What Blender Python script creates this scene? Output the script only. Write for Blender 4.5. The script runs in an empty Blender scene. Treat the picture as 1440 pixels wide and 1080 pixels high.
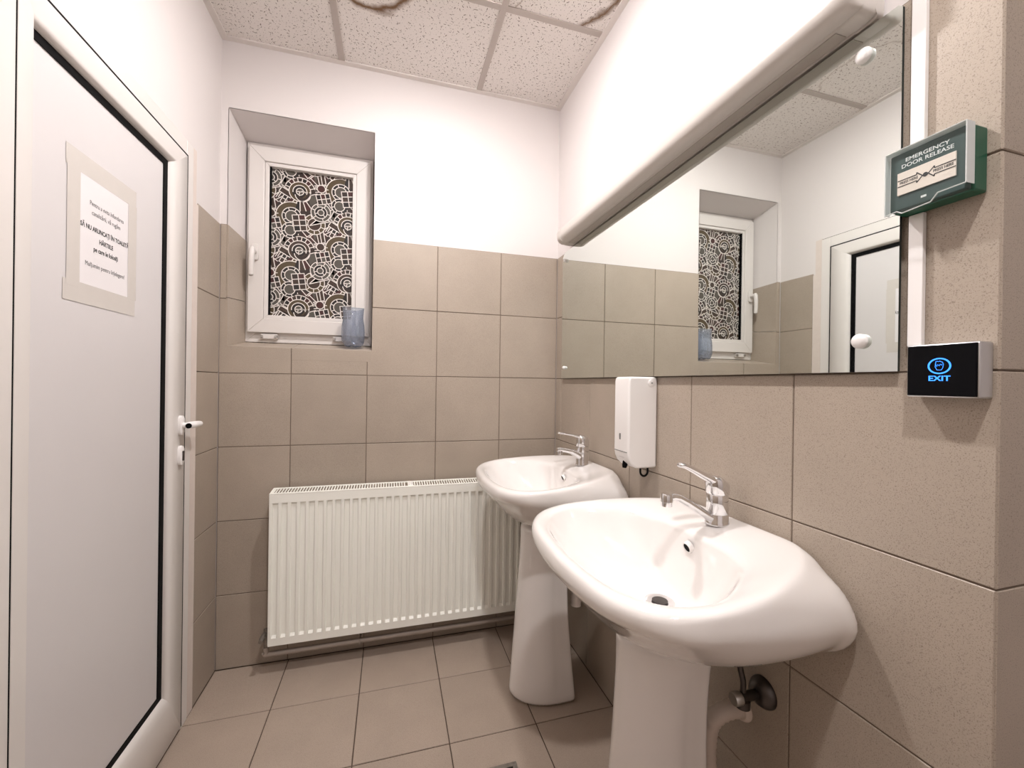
import bpy, bmesh, math, random
from mathutils import Vector, Matrix

random.seed(7)
C = bpy.context.scene.collection
scene = bpy.context.scene
W, H = 1.4585, 2.543          # room width between the side walls, ceiling height

# ------------------------------------------------------------------ camera
CAM = Vector((0.6651, -1.9319, 1.173)); YAW, PITCH, ROLL, FPX = 0.2844, -0.0013, 0.0136, 583.42
fw = Vector((math.sin(YAW)*math.cos(PITCH), math.cos(YAW)*math.cos(PITCH), math.sin(PITCH)))
rt = Vector((math.cos(YAW), -math.sin(YAW), 0)); up = rt.cross(fw)
RR = rt*math.cos(ROLL) + up*math.sin(ROLL); UU = up*math.cos(ROLL) - rt*math.sin(ROLL)
cd = bpy.data.cameras.new('camera'); cam = bpy.data.objects.new('camera', cd); C.objects.link(cam)
cd.sensor_fit = 'HORIZONTAL'; cd.sensor_width = 36; cd.lens = FPX/1440*36; cd.clip_start = 0.01
cam.matrix_world = Matrix(((RR.x, UU.x, -fw.x, CAM.x), (RR.y, UU.y, -fw.y, CAM.y), (RR.z, UU.z, -fw.z, CAM.z), (0, 0, 0, 1)))
scene.camera = cam

# ------------------------------------------------------------------ world and exposure
LAMP_POWER = 860.0           # emission strength of the two round ceiling lamps
LAMP_COL = (1.0, 0.955, 0.945)
LAMP_SPOTS = ((0.80, -0.765), (0.80, -1.965))
LAMP_R = 0.046
wd = bpy.data.worlds.new('night'); scene.world = wd; wd.use_nodes = True
wd.node_tree.nodes['Background'].inputs[0].default_value = (0.01, 0.012, 0.018, 1)
wd.node_tree.nodes['Background'].inputs[1].default_value = 0.3
vs = scene.view_settings
vs.view_transform = 'Standard'; vs.look = 'None'; vs.gamma = 1; vs.use_curve_mapping = False
vs.exposure = 0.0

# ------------------------------------------------------------------ materials
def srgb(r, g, b):
    f = lambda c: (c/255/12.92) if c/255 <= 0.04045 else ((c/255+0.055)/1.055)**2.4
    return (f(r), f(g), f(b), 1)

class NT:
    def __init__(s, name):
        s.m = bpy.data.materials.new(name); s.m.use_nodes = True; s.t = s.m.node_tree
        s.b = s.t.nodes['Principled BSDF']
    def n(s, typ, **kw):
        nd = s.t.nodes.new(typ)
        for k, v in kw.items():
            if k.startswith('i_'):
                key = k[2:]; key = int(key) if key.isdigit() else key
                nd.inputs[key].default_value = v
            else: setattr(nd, k, v)
        return nd
    def l(s, a, b): s.t.links.new(a, b)

def plain(name, col, rough=0.5, metal=0.0, emit=None, es=0.0, coat=0.0, noise=0.0, nscale=30, bump=0.0, bscale=200):
    k = NT(name); b = k.b
    b.inputs['Base Color'].default_value = col; b.inputs['Roughness'].default_value = rough; b.inputs['Metallic'].default_value = metal
    if coat: b.inputs['Coat Weight'].default_value = coat; b.inputs['Coat Roughness'].default_value = 0.04
    if emit: b.inputs['Emission Color'].default_value = emit; b.inputs['Emission Strength'].default_value = es
    g = k.n('ShaderNodeNewGeometry')
    if noise:
        nz = k.n('ShaderNodeTexNoise', i_Scale=nscale, i_Detail=4.0); k.l(g.outputs['Position'], nz.inputs['Vector'])
        mx = k.n('ShaderNodeMix', data_type='RGBA'); mx.inputs[6].default_value = tuple(c*(1-noise) for c in col[:3])+(1,); mx.inputs[7].default_value = tuple(min(1, c*(1+noise)) for c in col[:3])+(1,)
        k.l(nz.outputs['Fac'], mx.inputs[0]); k.l(mx.outputs[2], b.inputs['Base Color'])
    if bump:
        nb = k.n('ShaderNodeTexNoise', i_Scale=bscale, i_Detail=3.0); k.l(g.outputs['Position'], nb.inputs['Vector'])
        bp = k.n('ShaderNodeBump', i_Strength=bump, i_Distance=0.002); k.l(nb.outputs['Fac'], bp.inputs['Height']); k.l(bp.outputs[0], b.inputs['Normal'])
    return k.m

def tile_mat(name, base, dark, light, rough):
    k = NT(name); b = k.b
    g = k.n('ShaderNodeNewGeometry'); oi = k.n('ShaderNodeObjectInfo')
    n1 = k.n('ShaderNodeTexNoise', i_Scale=620.0, i_Detail=3.0); k.l(g.outputs['Position'], n1.inputs['Vector'])
    r1 = k.n('ShaderNodeValToRGB'); e = r1.color_ramp.elements
    e[0].position = 0.30; e[0].color = dark; e[1].position = 0.45; e[1].color = base
    x = r1.color_ramp.elements.new(0.66); x.color = base; x = r1.color_ramp.elements.new(0.78); x.color = light
    k.l(n1.outputs['Fac'], r1.inputs[0])
    n2 = k.n('ShaderNodeTexNoise', i_Scale=7.0, i_Detail=5.0); k.l(g.outputs['Position'], n2.inputs['Vector'])
    ma = k.n('ShaderNodeMath', operation='MULTIPLY_ADD', i_1=0.22, i_2=0.86); k.l(n2.outputs['Fac'], ma.inputs[0])
    mr = k.n('ShaderNodeMath', operation='MULTIPLY_ADD', i_1=0.06, i_2=0.0); k.l(oi.outputs['Random'], mr.inputs[0])
    ad = k.n('ShaderNodeMath', operation='ADD'); k.l(ma.outputs[0], ad.inputs[0]); k.l(mr.outputs[0], ad.inputs[1])
    sc = k.n('ShaderNodeVectorMath', operation='SCALE'); k.l(r1.outputs[0], sc.inputs[0]); k.l(ad.outputs[0], sc.inputs['Scale'])
    k.l(sc.outputs[0], b.inputs['Base Color']); b.inputs['Roughness'].default_value = rough
    bp = k.n('ShaderNodeBump', i_Strength=0.12, i_Distance=0.001); k.l(n1.outputs['Fac'], bp.inputs['Height']); k.l(bp.outputs[0], b.inputs['Normal'])
    return k.m

def ceiling_mat():
    k = NT('mineral_ceiling_board'); b = k.b
    g = k.n('ShaderNodeNewGeometry')
    def dashes(scale, stretch, thr, off):
        mp = k.n('ShaderNodeVectorMath', operation='MULTIPLY_ADD'); mp.inputs[1].default_value = (scale, scale, 0); mp.inputs[2].default_value = (off, off*1.7, 0)
        k.l(g.outputs['Position'], mp.inputs[0])
        vo = k.n('ShaderNodeTexVoronoi', voronoi_dimensions='2D', i_Scale=1.0); k.l(mp.outputs[0], vo.inputs['Vector'])
        sb = k.n('ShaderNodeVectorMath', operation='SUBTRACT'); k.l(mp.outputs[0], sb.inputs[0]); k.l(vo.outputs['Position'], sb.inputs[1])
        sx = k.n('ShaderNodeSeparateColor'); k.l(vo.outputs['Color'], sx.inputs[0])
        an = k.n('ShaderNodeMath', operation='MULTIPLY', i_1=6.2832); k.l(sx.outputs[0], an.inputs[0])
        ro = k.n('ShaderNodeVectorRotate', rotation_type='Z_AXIS'); k.l(sb.outputs[0], ro.inputs['Vector']); k.l(an.outputs[0], ro.inputs['Angle'])
        st = k.n('ShaderNodeVectorMath', operation='MULTIPLY'); st.inputs[1].default_value = (1, stretch, 0); k.l(ro.outputs[0], st.inputs[0])
        ln = k.n('ShaderNodeVectorMath', operation='LENGTH'); k.l(st.outputs[0], ln.inputs[0])
        sz = k.n('ShaderNodeMath', operation='MULTIPLY', i_1=thr); k.l(sx.outputs[1], sz.inputs[0])
        lt = k.n('ShaderNodeMath', operation='LESS_THAN'); k.l(ln.outputs['Value'], lt.inputs[0]); k.l(sz.outputs[0], lt.inputs[1])
        return lt.outputs[0]
    d1 = dashes(62, 3.6, 0.36, 0.0); d2 = dashes(95, 1.6, 0.17, 3.3)
    mx = k.n('ShaderNodeMath', operation='MAXIMUM'); k.l(d1, mx.inputs[0]); k.l(d2, mx.inputs[1])
    # water stains: thin irregular rings
    nz = k.n('ShaderNodeTexNoise', i_Scale=14.0, i_Detail=5.0); k.l(g.outputs['Position'], nz.inputs['Vector'])
    sp = k.n('ShaderNodeSeparateXYZ'); k.l(g.outputs['Position'], sp.inputs[0])
    beyond = k.n('ShaderNodeMath', operation='LESS_THAN', i_1=-0.462); k.l(sp.outputs[1], beyond.inputs[0])   # the board past the first cross bar
    def ring(cx, cy, r, wid, amp, board=False):
        sb = k.n('ShaderNodeVectorMath', operation='SUBTRACT'); sb.inputs[1].default_value = (cx, cy, 0); k.l(g.outputs['Position'], sb.inputs[0])
        ml = k.n('ShaderNodeVectorMath', operation='MULTIPLY'); ml.inputs[1].default_value = (1, 1, 0); k.l(sb.outputs[0], ml.inputs[0])
        ln = k.n('ShaderNodeVectorMath', operation='LENGTH'); k.l(ml.outputs[0], ln.inputs[0])
        wb = k.n('ShaderNodeMath', operation='MULTIPLY_ADD', i_1=0.07, i_2=-0.035-r); k.l(nz.outputs['Fac'], wb.inputs[0])
        dd = k.n('ShaderNodeMath', operation='ADD'); k.l(ln.outputs['Value'], dd.inputs[0]); k.l(wb.outputs[0], dd.inputs[1])
        ab = k.n('ShaderNodeMath', operation='ABSOLUTE'); k.l(dd.outputs[0], ab.inputs[0])
        mr = k.n('ShaderNodeMapRange', i_1=0.0, i_2=wid, i_3=amp, i_4=0.0); k.l(ab.outputs[0], mr.inputs[0])
        if board:
            mm = k.n('ShaderNodeMath', operation='MULTIPLY'); k.l(mr.outputs[0], mm.inputs[0]); k.l(beyond.outputs[0], mm.inputs[1]); return mm.outputs[0]
        return mr.outputs[0]
    rings = [ring(0.582, -0.432, 0.122, 0.026, 1.15), ring(1.09, -0.70, 0.345, 0.020, 1.0, True), ring(0.20, -0.62, 0.20, 0.006, 0.35, True), ring(1.02, -0.53, 0.085, 0.005, 0.6, True), ring(0.95, -1.5, 0.15, 0.01, 0.5)]
    acc = rings[0]
    for r in rings[1:]:
        m2 = k.n('ShaderNodeMath', operation='MAXIMUM'); k.l(acc, m2.inputs[0]); k.l(r, m2.inputs[1]); acc = m2.outputs[0]
    ca = k.n('ShaderNodeMix', data_type='RGBA'); ca.inputs[6].default_value = srgb(232, 226, 221); ca.inputs[7].default_value = srgb(118, 90, 64); k.l(acc, ca.inputs[0])
    cb = k.n('ShaderNodeMix', data_type='RGBA'); cb.inputs[7].default_value = srgb(126, 114, 106); k.l(mx.outputs[0], cb.inputs[0]); k.l(ca.outputs[2], cb.inputs[6])
    k.l(cb.outputs[2], b.inputs['Base Color']); b.inputs['Roughness'].default_value = 0.9
    bp = k.n('ShaderNodeBump', i_Strength=0.6, i_Distance=0.002); bp.invert = True; k.l(mx.outputs[0], bp.inputs['Height']); k.l(bp.outputs[0], b.inputs['Normal'])
    return k.m

def clear_mat(name, col, gloss=0.08, rough=0.05, tint=0.0, edge=0.35):
    k = NT(name); t = k.t
    tr = k.n('ShaderNodeBsdfTransparent'); tr.inputs[0].default_value = col
    gl = k.n('ShaderNodeBsdfGlossy', i_Roughness=rough); 
    lw = k.n('ShaderNodeLayerWeight', i_Blend=0.25)
    ma = k.n('ShaderNodeMath', operation='MULTIPLY_ADD', i_1=edge, i_2=gloss); k.l(lw.outputs['Facing'], ma.inputs[0])
    m1 = k.n('ShaderNodeMixShader'); k.l(ma.outputs[0], m1.inputs[0]); k.l(tr.outputs[0], m1.inputs[1]); k.l(gl.outputs[0], m1.inputs[2])
    out = m1
    if tint:
        df = k.n('ShaderNodeBsdfDiffuse'); df.inputs[0].default_value = col
        m2 = k.n('ShaderNodeMixShader', i_0=tint); k.l(m1.outputs[0], m2.inputs[1]); k.l(df.outputs[0], m2.inputs[2]); out = m2
    k.l(out.outputs[0], t.nodes['Material Output'].inputs['Surface'])
    return k.m

M = {}
M['paint'] = plain('white_wall_paint', srgb(225, 219, 217), 0.65, bump=0.06, bscale=60)
M['tile'] = tile_mat('taupe_wall_tile', srgb(175, 162, 148), srgb(132, 119, 106), srgb(186, 174, 160), 0.42)
M['ftile'] = tile_mat('taupe_floor_tile', srgb(173, 157, 143), srgb(136, 121, 108), srgb(184, 169, 155), 0.45)
M['grout'] = plain('grout', srgb(120, 106, 94), 0.9, noise=0.2, nscale=60)
M['fgrout'] = plain('floor_grout', srgb(88, 74, 64), 0.95, noise=0.3, nscale=40)
M['ceil'] = ceiling_mat()
M['tbar'] = plain('painted_grid_steel', srgb(184, 174, 167), 0.5)
M['etrim'] = plain('painted_edge_angle', srgb(228, 221, 216), 0.5)
M['pvc'] = plain('white_pvc', srgb(226, 221, 217), 0.30, noise=0.015, nscale=8)
M['pvc_panel'] = plain('door_panel_white', srgb(217, 213, 213), 0.38, noise=0.02, nscale=6, bump=0.04, bscale=300)
M['black'] = plain('black_rubber', (0.002, 0.002, 0.0025, 1), 0.6); M['black'].node_tree.nodes['Principled BSDF'].inputs['Specular IOR Level'].default_value = 0.1
M['seam'] = plain('dark_seam', (0.03, 0.027, 0.026, 1), 0.8)
M['ceramic'] = plain('white_ceramic', srgb(240, 236, 233), 0.09, coat=0.6)
M['chrome'] = plain('chrome', (0.82, 0.82, 0.83, 1), 0.07, metal=1.0)
M['dark_metal'] = plain('dark_metal', (0.10, 0.09, 0.085, 1), 0.35, metal=1.0, noise=0.3)
M['steel'] = plain('brushed_steel', (0.55, 0.54, 0.52, 1), 0.3, metal=1.0)
M['dirty_steel'] = plain('dirty_steel', (0.30, 0.27, 0.24, 1), 0.5, metal=0.8, noise=0.4, nscale=90)
M['mirror'] = plain('mirror_silver', (0.80, 0.845, 0.815, 1), 0.012, metal=1.0)
M['edge'] = plain('mirror_edge', (0.02, 0.03, 0.028, 1), 0.3)
M['rad'] = plain('radiator_enamel', srgb(252, 252, 244), 0.32)
M['rad_dark'] = plain('radiator_inside', srgb(120, 112, 102), 0.6)
M['pipe'] = plain('painted_pipe', srgb(168, 156, 146), 0.5, noise=0.08)
M['fixture'] = plain('fixture_plastic', srgb(206, 200, 194), 0.35)
M['fixture2'] = plain('fixture_cover', srgb(176, 168, 160), 0.4)
M['white_plastic'] = plain('white_plastic', srgb(243, 240, 238), 0.28)
M['grey_plastic'] = plain('grey_mark', srgb(120, 118, 116), 0.5)
M['green'] = plain('green_plastic', srgb(14, 84, 62), 0.35)
M['green2'] = plain('green_face', srgb(52, 74, 71), 0.55)
M['cream'] = plain('press_panel', srgb(240, 226, 214), 0.5)
M['ink'] = plain('ink', (0.02, 0.02, 0.022, 1), 0.7)
M['ink_soft'] = plain('ink_soft', (0.09, 0.085, 0.085, 1), 0.7)
M['ink_white'] = plain('white_print', srgb(235, 238, 236), 0.5)
M['paper'] = plain('paper', srgb(232, 228, 229), 0.7, noise=0.01)
M['tape'] = plain('yellowed_clear_tape', srgb(211, 205, 199), 0.25, noise=0.03, nscale=40)
M['alu'] = plain('brushed_aluminium', (0.62, 0.62, 0.63, 1), 0.35, metal=1.0)
M['gloss_black'] = plain('black_glass', (0.002, 0.002, 0.003, 1), 0.08); M['gloss_black'].node_tree.nodes['Principled BSDF'].inputs['Specular IOR Level'].default_value = 0.12
M['blue_led'] = plain('blue_backlight', (0.02, 0.1, 0.6, 1), 0.5, emit=(0.03, 0.25, 1.0, 1), es=2.2)
M['cover'] = clear_mat('clear_cover', (0.95, 0.965, 0.965, 1), 0.01, edge=0.06)
M['cover_edge'] = clear_mat('clear_cover_edge', (0.9, 0.93, 0.92, 1), 0.2, tint=0.55)
M['bottle'] = clear_mat('blue_bottle_plastic', (0.76, 0.80, 0.865, 1), 0.10, 0.08, tint=0.10)
M['glass'] = clear_mat('window_glass', (0.9, 0.93, 0.92, 1), 0.05)
M['lamp'] = plain('lamp_glow', (1, 1, 1, 1), 0.5, emit=LAMP_COL+(1,), es=LAMP_POWER)
M['hose'] = plain('white_trap_plastic', srgb(214, 200, 188), 0.4)
FILM = [plain('film_line', srgb(232, 226, 220), 0.35)] + [plain('film_'+n, srgb(*c), 0.3) for n, c in
        (('brown', (64, 49, 41)), ('grey', (84, 80, 73)), ('olive', (82, 69, 48)), ('red', (68, 36, 34)), ('black', (32, 27, 26)), ('umber', (50, 39, 35)))]

# ------------------------------------------------------------------ helpers
def tag(o, label=None, cat=None, group=None, kind=None):
    if label: o['label'] = label
    if cat: o['category'] = cat
    if group: o['group'] = group
    if kind: o['kind'] = kind
    return o
def thing(name, label, cat, loc=(0, 0, 0), group=None, kind=None):
    o = bpy.data.objects.new(name, None); C.objects.link(o); o.location = loc; o.empty_display_size = 0.05
    return tag(o, label, cat, group, kind)
def obj(name, bm, mats, parent=None, smooth=False, sub=0, bevel=0.0, angle=40):
    """bm is in world coordinates; the child keeps them under a parent that may sit elsewhere."""
    me = bpy.data.meshes.new(name); bmesh.ops.recalc_face_normals(bm, faces=bm.faces); bm.to_mesh(me); bm.free()
    for m in (mats if isinstance(mats, (list, tuple)) else [mats]): me.materials.append(m)
    o = bpy.data.objects.new(name, me); C.objects.link(o)
    if parent is not None:
        o.parent = parent; w = Vector(parent.location)
        if parent.parent is not None: w = w + Vector(parent.parent.location)
        o.location = -w
    if bevel:
        b = o.modifiers.new('bevel', 'BEVEL'); b.width = bevel; b.segments = 3; b.limit_method = 'ANGLE'; b.angle_limit = math.radians(35)
    if sub:
        s = o.modifiers.new('sub', 'SUBSURF'); s.levels = sub; s.render_levels = sub
    if smooth or sub or bevel:
        for p in me.polygons: p.use_smooth = True
        if not sub and not bevel:
            me.set_sharp_from_angle(angle=math.radians(angle))
        elif bevel:
            me.set_sharp_from_angle(angle=math.radians(35))
    return o
def hexa(bm, p, mi=0):
    """eight corners: bottom loop 0-3, top loop 4-7"""
    v = [bm.verts.new(q) for q in p]
    for f in ((0, 3, 2, 1), (4, 5, 6, 7), (0, 1, 5, 4), (1, 2, 6, 5), (2, 3, 7, 6), (3, 0, 4, 7)):
        bm.faces.new([v[i] for i in f]).material_index = mi
    return v
def box(bm, x0, x1, y0, y1, z0, z1, mi=0):
    return hexa(bm, [(x0, y0, z0), (x1, y0, z0), (x1, y1, z0), (x0, y1, z0), (x0, y0, z1), (x1, y0, z1), (x1, y1, z1), (x0, y1, z1)], mi)
def BX(*a): bm = bmesh.new(); box(bm, *a); return bm
def loft(bm, rings, closed=True, cap0=True, cap1=True, mi=0):
    vs_ = [[bm.verts.new(p) for p in r] for r in rings]; n = len(vs_[0])
    for a, b in zip(vs_[:-1], vs_[1:]):
        for i in range(n if closed else n-1):
            j = (i+1) % n
            try: bm.faces.new((a[i], a[j], b[j], b[i])).material_index = mi
            except ValueError: pass
    if cap0: bm.faces.new(list(reversed(vs_[0]))).material_index = mi
    if cap1: bm.faces.new(vs_[-1]).material_index = mi
    return vs_
def frame_of(d):
    d = Vector(d).normalized(); a = Vector((0, 0, 1)) if abs(d.z) < 0.9 else Vector((1, 0, 0))
    s = d.cross(a).normalized(); return s, s.cross(d).normalized()
def tube(bm, pts, rad, n=12, flat=1.0, caps=True, mi=0):
    pts = [Vector(p) for p in pts]; rs = rad if isinstance(rad, (list, tuple)) else [rad]*len(pts)
    rings = []; s0 = None
    for i, p in enumerate(pts):
        d = (pts[min(i+1, len(pts)-1)] - pts[max(i-1, 0)])
        s, u = frame_of(d)
        if s0 is not None and s.dot(s0) < 0: s, u = -s, -u
        s0 = s
        rings.append([p + s*math.cos(2*math.pi*k/n)*rs[i] + u*math.sin(2*math.pi*k/n)*rs[i]*flat for k in range(n)])
    loft(bm, rings, True, caps, caps, mi)
def lathe(bm, prof, origin, axis='z', n=28, cap0=True, cap1=True, mi=0):
    o = Vector(origin); ax = {'x': (Vector((1, 0, 0)), Vector((0, 1, 0)), Vector((0, 0, 1))), 'y': (Vector((0, 1, 0)), Vector((0, 0, 1)), Vector((1, 0, 0))), 'z': (Vector((0, 0, 1)), Vector((1, 0, 0)), Vector((0, 1, 0)))}[axis]
    rings = [[o + ax[0]*h + ax[1]*math.cos(2*math.pi*k/n)*r + ax[2]*math.sin(2*math.pi*k/n)*r for k in range(n)] for r, h in prof]
    loft(bm, rings, True, cap0, cap1, mi)
def prism(bm, poly, f, a, b, mi=0):
    """poly of 2-D points, f maps (p, q, t) to a 3-D point, extruded t from a to b"""
    loft(bm, [[f(p, q, a) for p, q in poly], [f(p, q, b) for p, q in poly]], True, True, True, mi)
def spline(pts, n, closed=False):
    P = [Vector(p) for p in pts]; m = len(P); out = []
    segs = m if closed else m-1; fine = []
    for i in range(segs):
        g = lambda j: P[j % m] if closed else P[max(0, min(m-1, j))]
        p0, p1, p2, p3 = g(i-1), g(i), g(i+1), g(i+2)
        for k in range(16):
            t = k/16
            fine.append(0.5*((2*p1)+(-p0+p2)*t+(2*p0-5*p1+4*p2-p3)*t*t+(-p0+3*p1-3*p2+p3)*t**3))
    fine.append(P[0] if closed else P[-1])
    L = [0]
    for a, b in zip(fine[:-1], fine[1:]): L.append(L[-1]+(b-a).length)
    cnt = n if closed else n-1; j = 0
    for i in range(n):
        s = L[-1]*i/cnt
        while j < len(L)-2 and L[j+1] < s: j += 1
        t = 0 if L[j+1] == L[j] else (s-L[j])/(L[j+1]-L[j]); out.append(fine[j].lerp(fine[j+1], t))
    return out
def text_bm(bm, body, size, mat4, bold=0.0, depth=0.0002, mi=0, align='CENTER', sx=1.0):
    cu = bpy.data.curves.new('t', 'FONT'); cu.body = body; cu.size = size; cu.align_x = align; cu.align_y = 'CENTER'; cu.offset = bold; cu.extrude = depth; cu.resolution_u = 3
    o = bpy.data.objects.new('t', cu); C.objects.link(o)
    dg = bpy.context.evaluated_depsgraph_get(); me = bpy.data.meshes.new_from_object(o.evaluated_get(dg))
    me.transform(mat4 @ Matrix.Diagonal((sx, 1, 1, 1)))
    n0 = len(bm.faces); bm.from_mesh(me); bm.faces.ensure_lookup_table()
    for f in bm.faces[n0:]: f.material_index = mi
    bpy.data.objects.remove(o); bpy.data.curves.remove(cu); bpy.data.meshes.remove(me)
def basis(o, x, y):
    x, y = Vector(x), Vector(y); z = x.cross(y)
    return Matrix(((x.x, y.x, z.x, o[0]), (x.y, y.y, z.y, o[1]), (x.z, y.z, z.z, o[2]), (0, 0, 0, 1)))

# tiles: rectangles of a grid, minus a hole, each an object that shares its mesh with equals
_tc = {}
def rects(us, vs_, hole=None):
    out = []
    for a, b in zip(us[:-1], us[1:]):
        for c, d in zip(vs_[:-1], vs_[1:]):
            if not hole or b <= hole[0] or a >= hole[1] or d <= hole[2] or c >= hole[3]: out.append((a, b, c, d)); continue
            h = (max(a, hole[0]), min(b, hole[1]), max(c, hole[2]), min(d, hole[3]))
            left, right, low = h[0] > a, h[1] < b, h[2] > c
            if low and h[3] >= d and left != right:            # one corner missing: an L-shaped tile
                out.append((a, b, c, d, h)); continue
            if h[2] > c: out.append((a, b, c, h[2]))
            if h[3] < d: out.append((a, b, h[3], d))
            if h[0] > a: out.append((a, h[0], h[2], h[3]))
            if h[1] < b: out.append((h[1], b, h[2], h[3]))
    return [r for r in out if r[1]-r[0] > 0.006 and r[3]-r[2] > 0.006]
def slab(name, w, h, t, mat, cham=0.0012):
    key = (name, round(w, 4), round(h, 4), round(t, 4), mat.name)
    if key in _tc: return _tc[key]
    bm = bmesh.new(); c = cham
    r = lambda i, z: [(-w/2+i, -h/2+i, z), (w/2-i, -h/2+i, z), (w/2-i, h/2-i, z), (-w/2+i, h/2-i, z)]
    loft(bm, [r(0, -t), r(0, -c), r(c, 0)])
    me = bpy.data.meshes.new(name); bmesh.ops.recalc_face_normals(bm, faces=bm.faces); bm.to_mesh(me); bm.free(); me.materials.append(mat)
    _tc[key] = me; return me
def lay(name, rs, gap, t, mat, parent, place, kind=None):
    """place(u, v) -> 4x4 matrix whose z axis is the outward face normal"""
    for a, b, c, d, *nick in rs:
        if nick:
            h = nick[0]; g2 = gap/2; bm = bmesh.new(); a, b, c, d = a+g2, b-g2, c+g2, d-g2; cu, cv = (a+b)/2, (c+d)/2
            poly = [(a, c), (b, c), (b, d), (h[1], d), (h[1], h[2]-g2), (a, h[2]-g2)] if h[1] < b else [(a, c), (b, c), (b, h[2]-g2), (h[0], h[2]-g2), (h[0], d), (a, d)]
            loft(bm, [[(p-cu, q-cv, z) for p, q in poly] for z in (-t, 0)])
            me = bpy.data.meshes.new(name); bmesh.ops.recalc_face_normals(bm, faces=bm.faces); bm.to_mesh(me); bm.free(); me.materials.append(mat)
        else: me = slab(name, b-a-gap, d-c-gap, t, mat)
        o = bpy.data.objects.new(name, me); C.objects.link(o)
        m = place((a+b)/2, (c+d)/2)
        m = m @ Matrix.Translation((0, 0, random.uniform(-0.0004, 0.0003)))
        o.matrix_world = m
        o.parent = parent; o.matrix_parent_inverse = Matrix.Translation(-Vector(parent.location))

# ------------------------------------------------------------------ shell
YR, XF, YF = -1.577, 2.35, -3.15        # end of the basin wall, far right, wall behind the viewer
HX0, HX1, HZ0, HZ1 = 0.024, 0.583, 1.309, 2.272     # window opening in the back wall
TZ = 1.8                                 # top of the wall tiling
def rowz(): return [0.3*k for k in range(7)]

# back wall
bm = bmesh.new()
for r in ((-0.12, HX0, 0, H), (HX1, W+0.12, 0, H), (HX0, HX1, 0, HZ0-0.03), (HX0, HX1, HZ1, H)):
    box(bm, r[0], r[1], 0.0045, 0.24, r[2], r[3])
wb = obj('wall_back', bm, M['paint']); tag(wb, 'white painted back wall tiled taupe below with a deep window opening', 'wall', kind='structure')
XL = [0.0, 0.263, 0.5645, 0.866, 1.1675, W]
bm = bmesh.new()
for r in ((0, HX0, 0, TZ), (HX1, W, 0, TZ), (HX0, HX1, 0, HZ0)): box(bm, r[0], r[1], 0.0022, 0.006, r[2], r[3])
obj('grout_bed', bm, M['grout'], wb)
lay('wall_tile', rects(XL, rowz(), (HX0, HX1, HZ0, HZ1)), 0.003, 0.006, M['tile'], wb, lambda u, v: basis((u, 0, v), (1, 0, 0), (0, 0, 1)))

# right wall with the basins and the mirror
bm = bmesh.new(); box(bm, W+0.0045, W+0.13, YR+0.0045, 0.0045, 0, H)
wr = obj('wall_right', bm, M['paint']); tag(wr, 'right wall with mirror and two washbasins, white paint above taupe tiles', 'wall', kind='structure')
obj('grout_bed', BX(W+0.0022, W+0.006, YR+0.003, 0, 0, TZ), M['grout'], wr)
YL = [YR, -1.2768, -0.9752, -0.6736, -0.372, -0.0704, 0.0]
lay('wall_tile', rects(YL, rowz()), 0.003, 0.006, M['tile'], wr, lambda u, v: basis((W, u, v), (0, -1, 0), (0, 0, 1)))

# return of the right wall
bm = bmesh.new(); box(bm, W+0.13, XF, YR+0.0045, YR+0.13, 0, H)
we = obj('wall_return', bm, M['paint']); tag(we, 'narrow tiled wall face turning away at the right edge', 'wall', kind='structure')
obj('grout_bed', BX(W+0.003, XF, YR+0.0022, YR+0.006, 0, TZ), M['grout'], we)
lay('wall_tile', rects([W+0.0005, W+0.30, W+0.6, XF], rowz()), 0.003, 0.006, M['tile'], we, lambda u, v: basis((u, YR, v), (1, 0, 0), (0, 0, 1)))

# left wall around the door
DY0, DY1, DZ1 = -1.03, -0.212, 1.975     # hole for the door frame
bm = bmesh.new()
for r in ((YF, DY0, 0, H), (DY1, 0.0045, 0, H), (DY0, DY1, DZ1, H)): box(bm, -0.13, -0.0035, r[0], r[1], r[2], r[3])
wl = obj('wall_left', bm, M['paint']); tag(wl, 'white painted left wall around the door with a tiled strip', 'wall', kind='structure')
for a, b in ((-0.2, 0.0), (YF, DY0-0.03)):
    obj('grout_bed', BX(-0.006, -0.0022, a, b, 0, TZ-0.005), M['grout'], wl)
lay('wall_tile', rects([-0.2, 0.0], rowz()) + rects([YF, -2.55, -2.25, -1.95, -1.65, -1.35, DY0-0.03], rowz()), 0.003, 0.006, M['tile'], wl, lambda u, v: basis((0, u, v), (0, 1, 0), (0, 0, 1)))

# walls that close the room behind the viewer
wf = obj('wall_front', BX(-0.13, XF+0.13, YF-0.13, YF, 0, H), M['paint']); tag(wf, 'white wall behind the viewer', 'wall', kind='structure')
wg = obj('wall_far_right', BX(XF, XF+0.13, YF, YR+0.13, 0, H), M['paint']); tag(wg, 'white wall right of the viewer beyond the tiled corner', 'wall', kind='structure')

# floor
fl = obj('floor', BX(-0.13, XF+0.13, YF-0.13, 0.13, -0.06, -0.0025), M['fgrout']); tag(fl, 'taupe square floor tiles with dark joints', 'floor', kind='structure')
FX = [0.0]+[0.268+0.298*k for k in range(4)]+[W, W+0.3, W+0.6, XF]
FY = [0.0]+[-0.279-0.307*k for k in range(9)]+[YF]; FY = sorted(FY)
lay('floor_tile', [r for r in rects(FX, FY) if not (r[0] >= W-0.001 and r[3] > YR+0.02)], 0.0035, 0.008, M['ftile'], fl, lambda u, v: basis((u, v, 0), (1, 0, 0), (0, 1, 0)))

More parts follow.
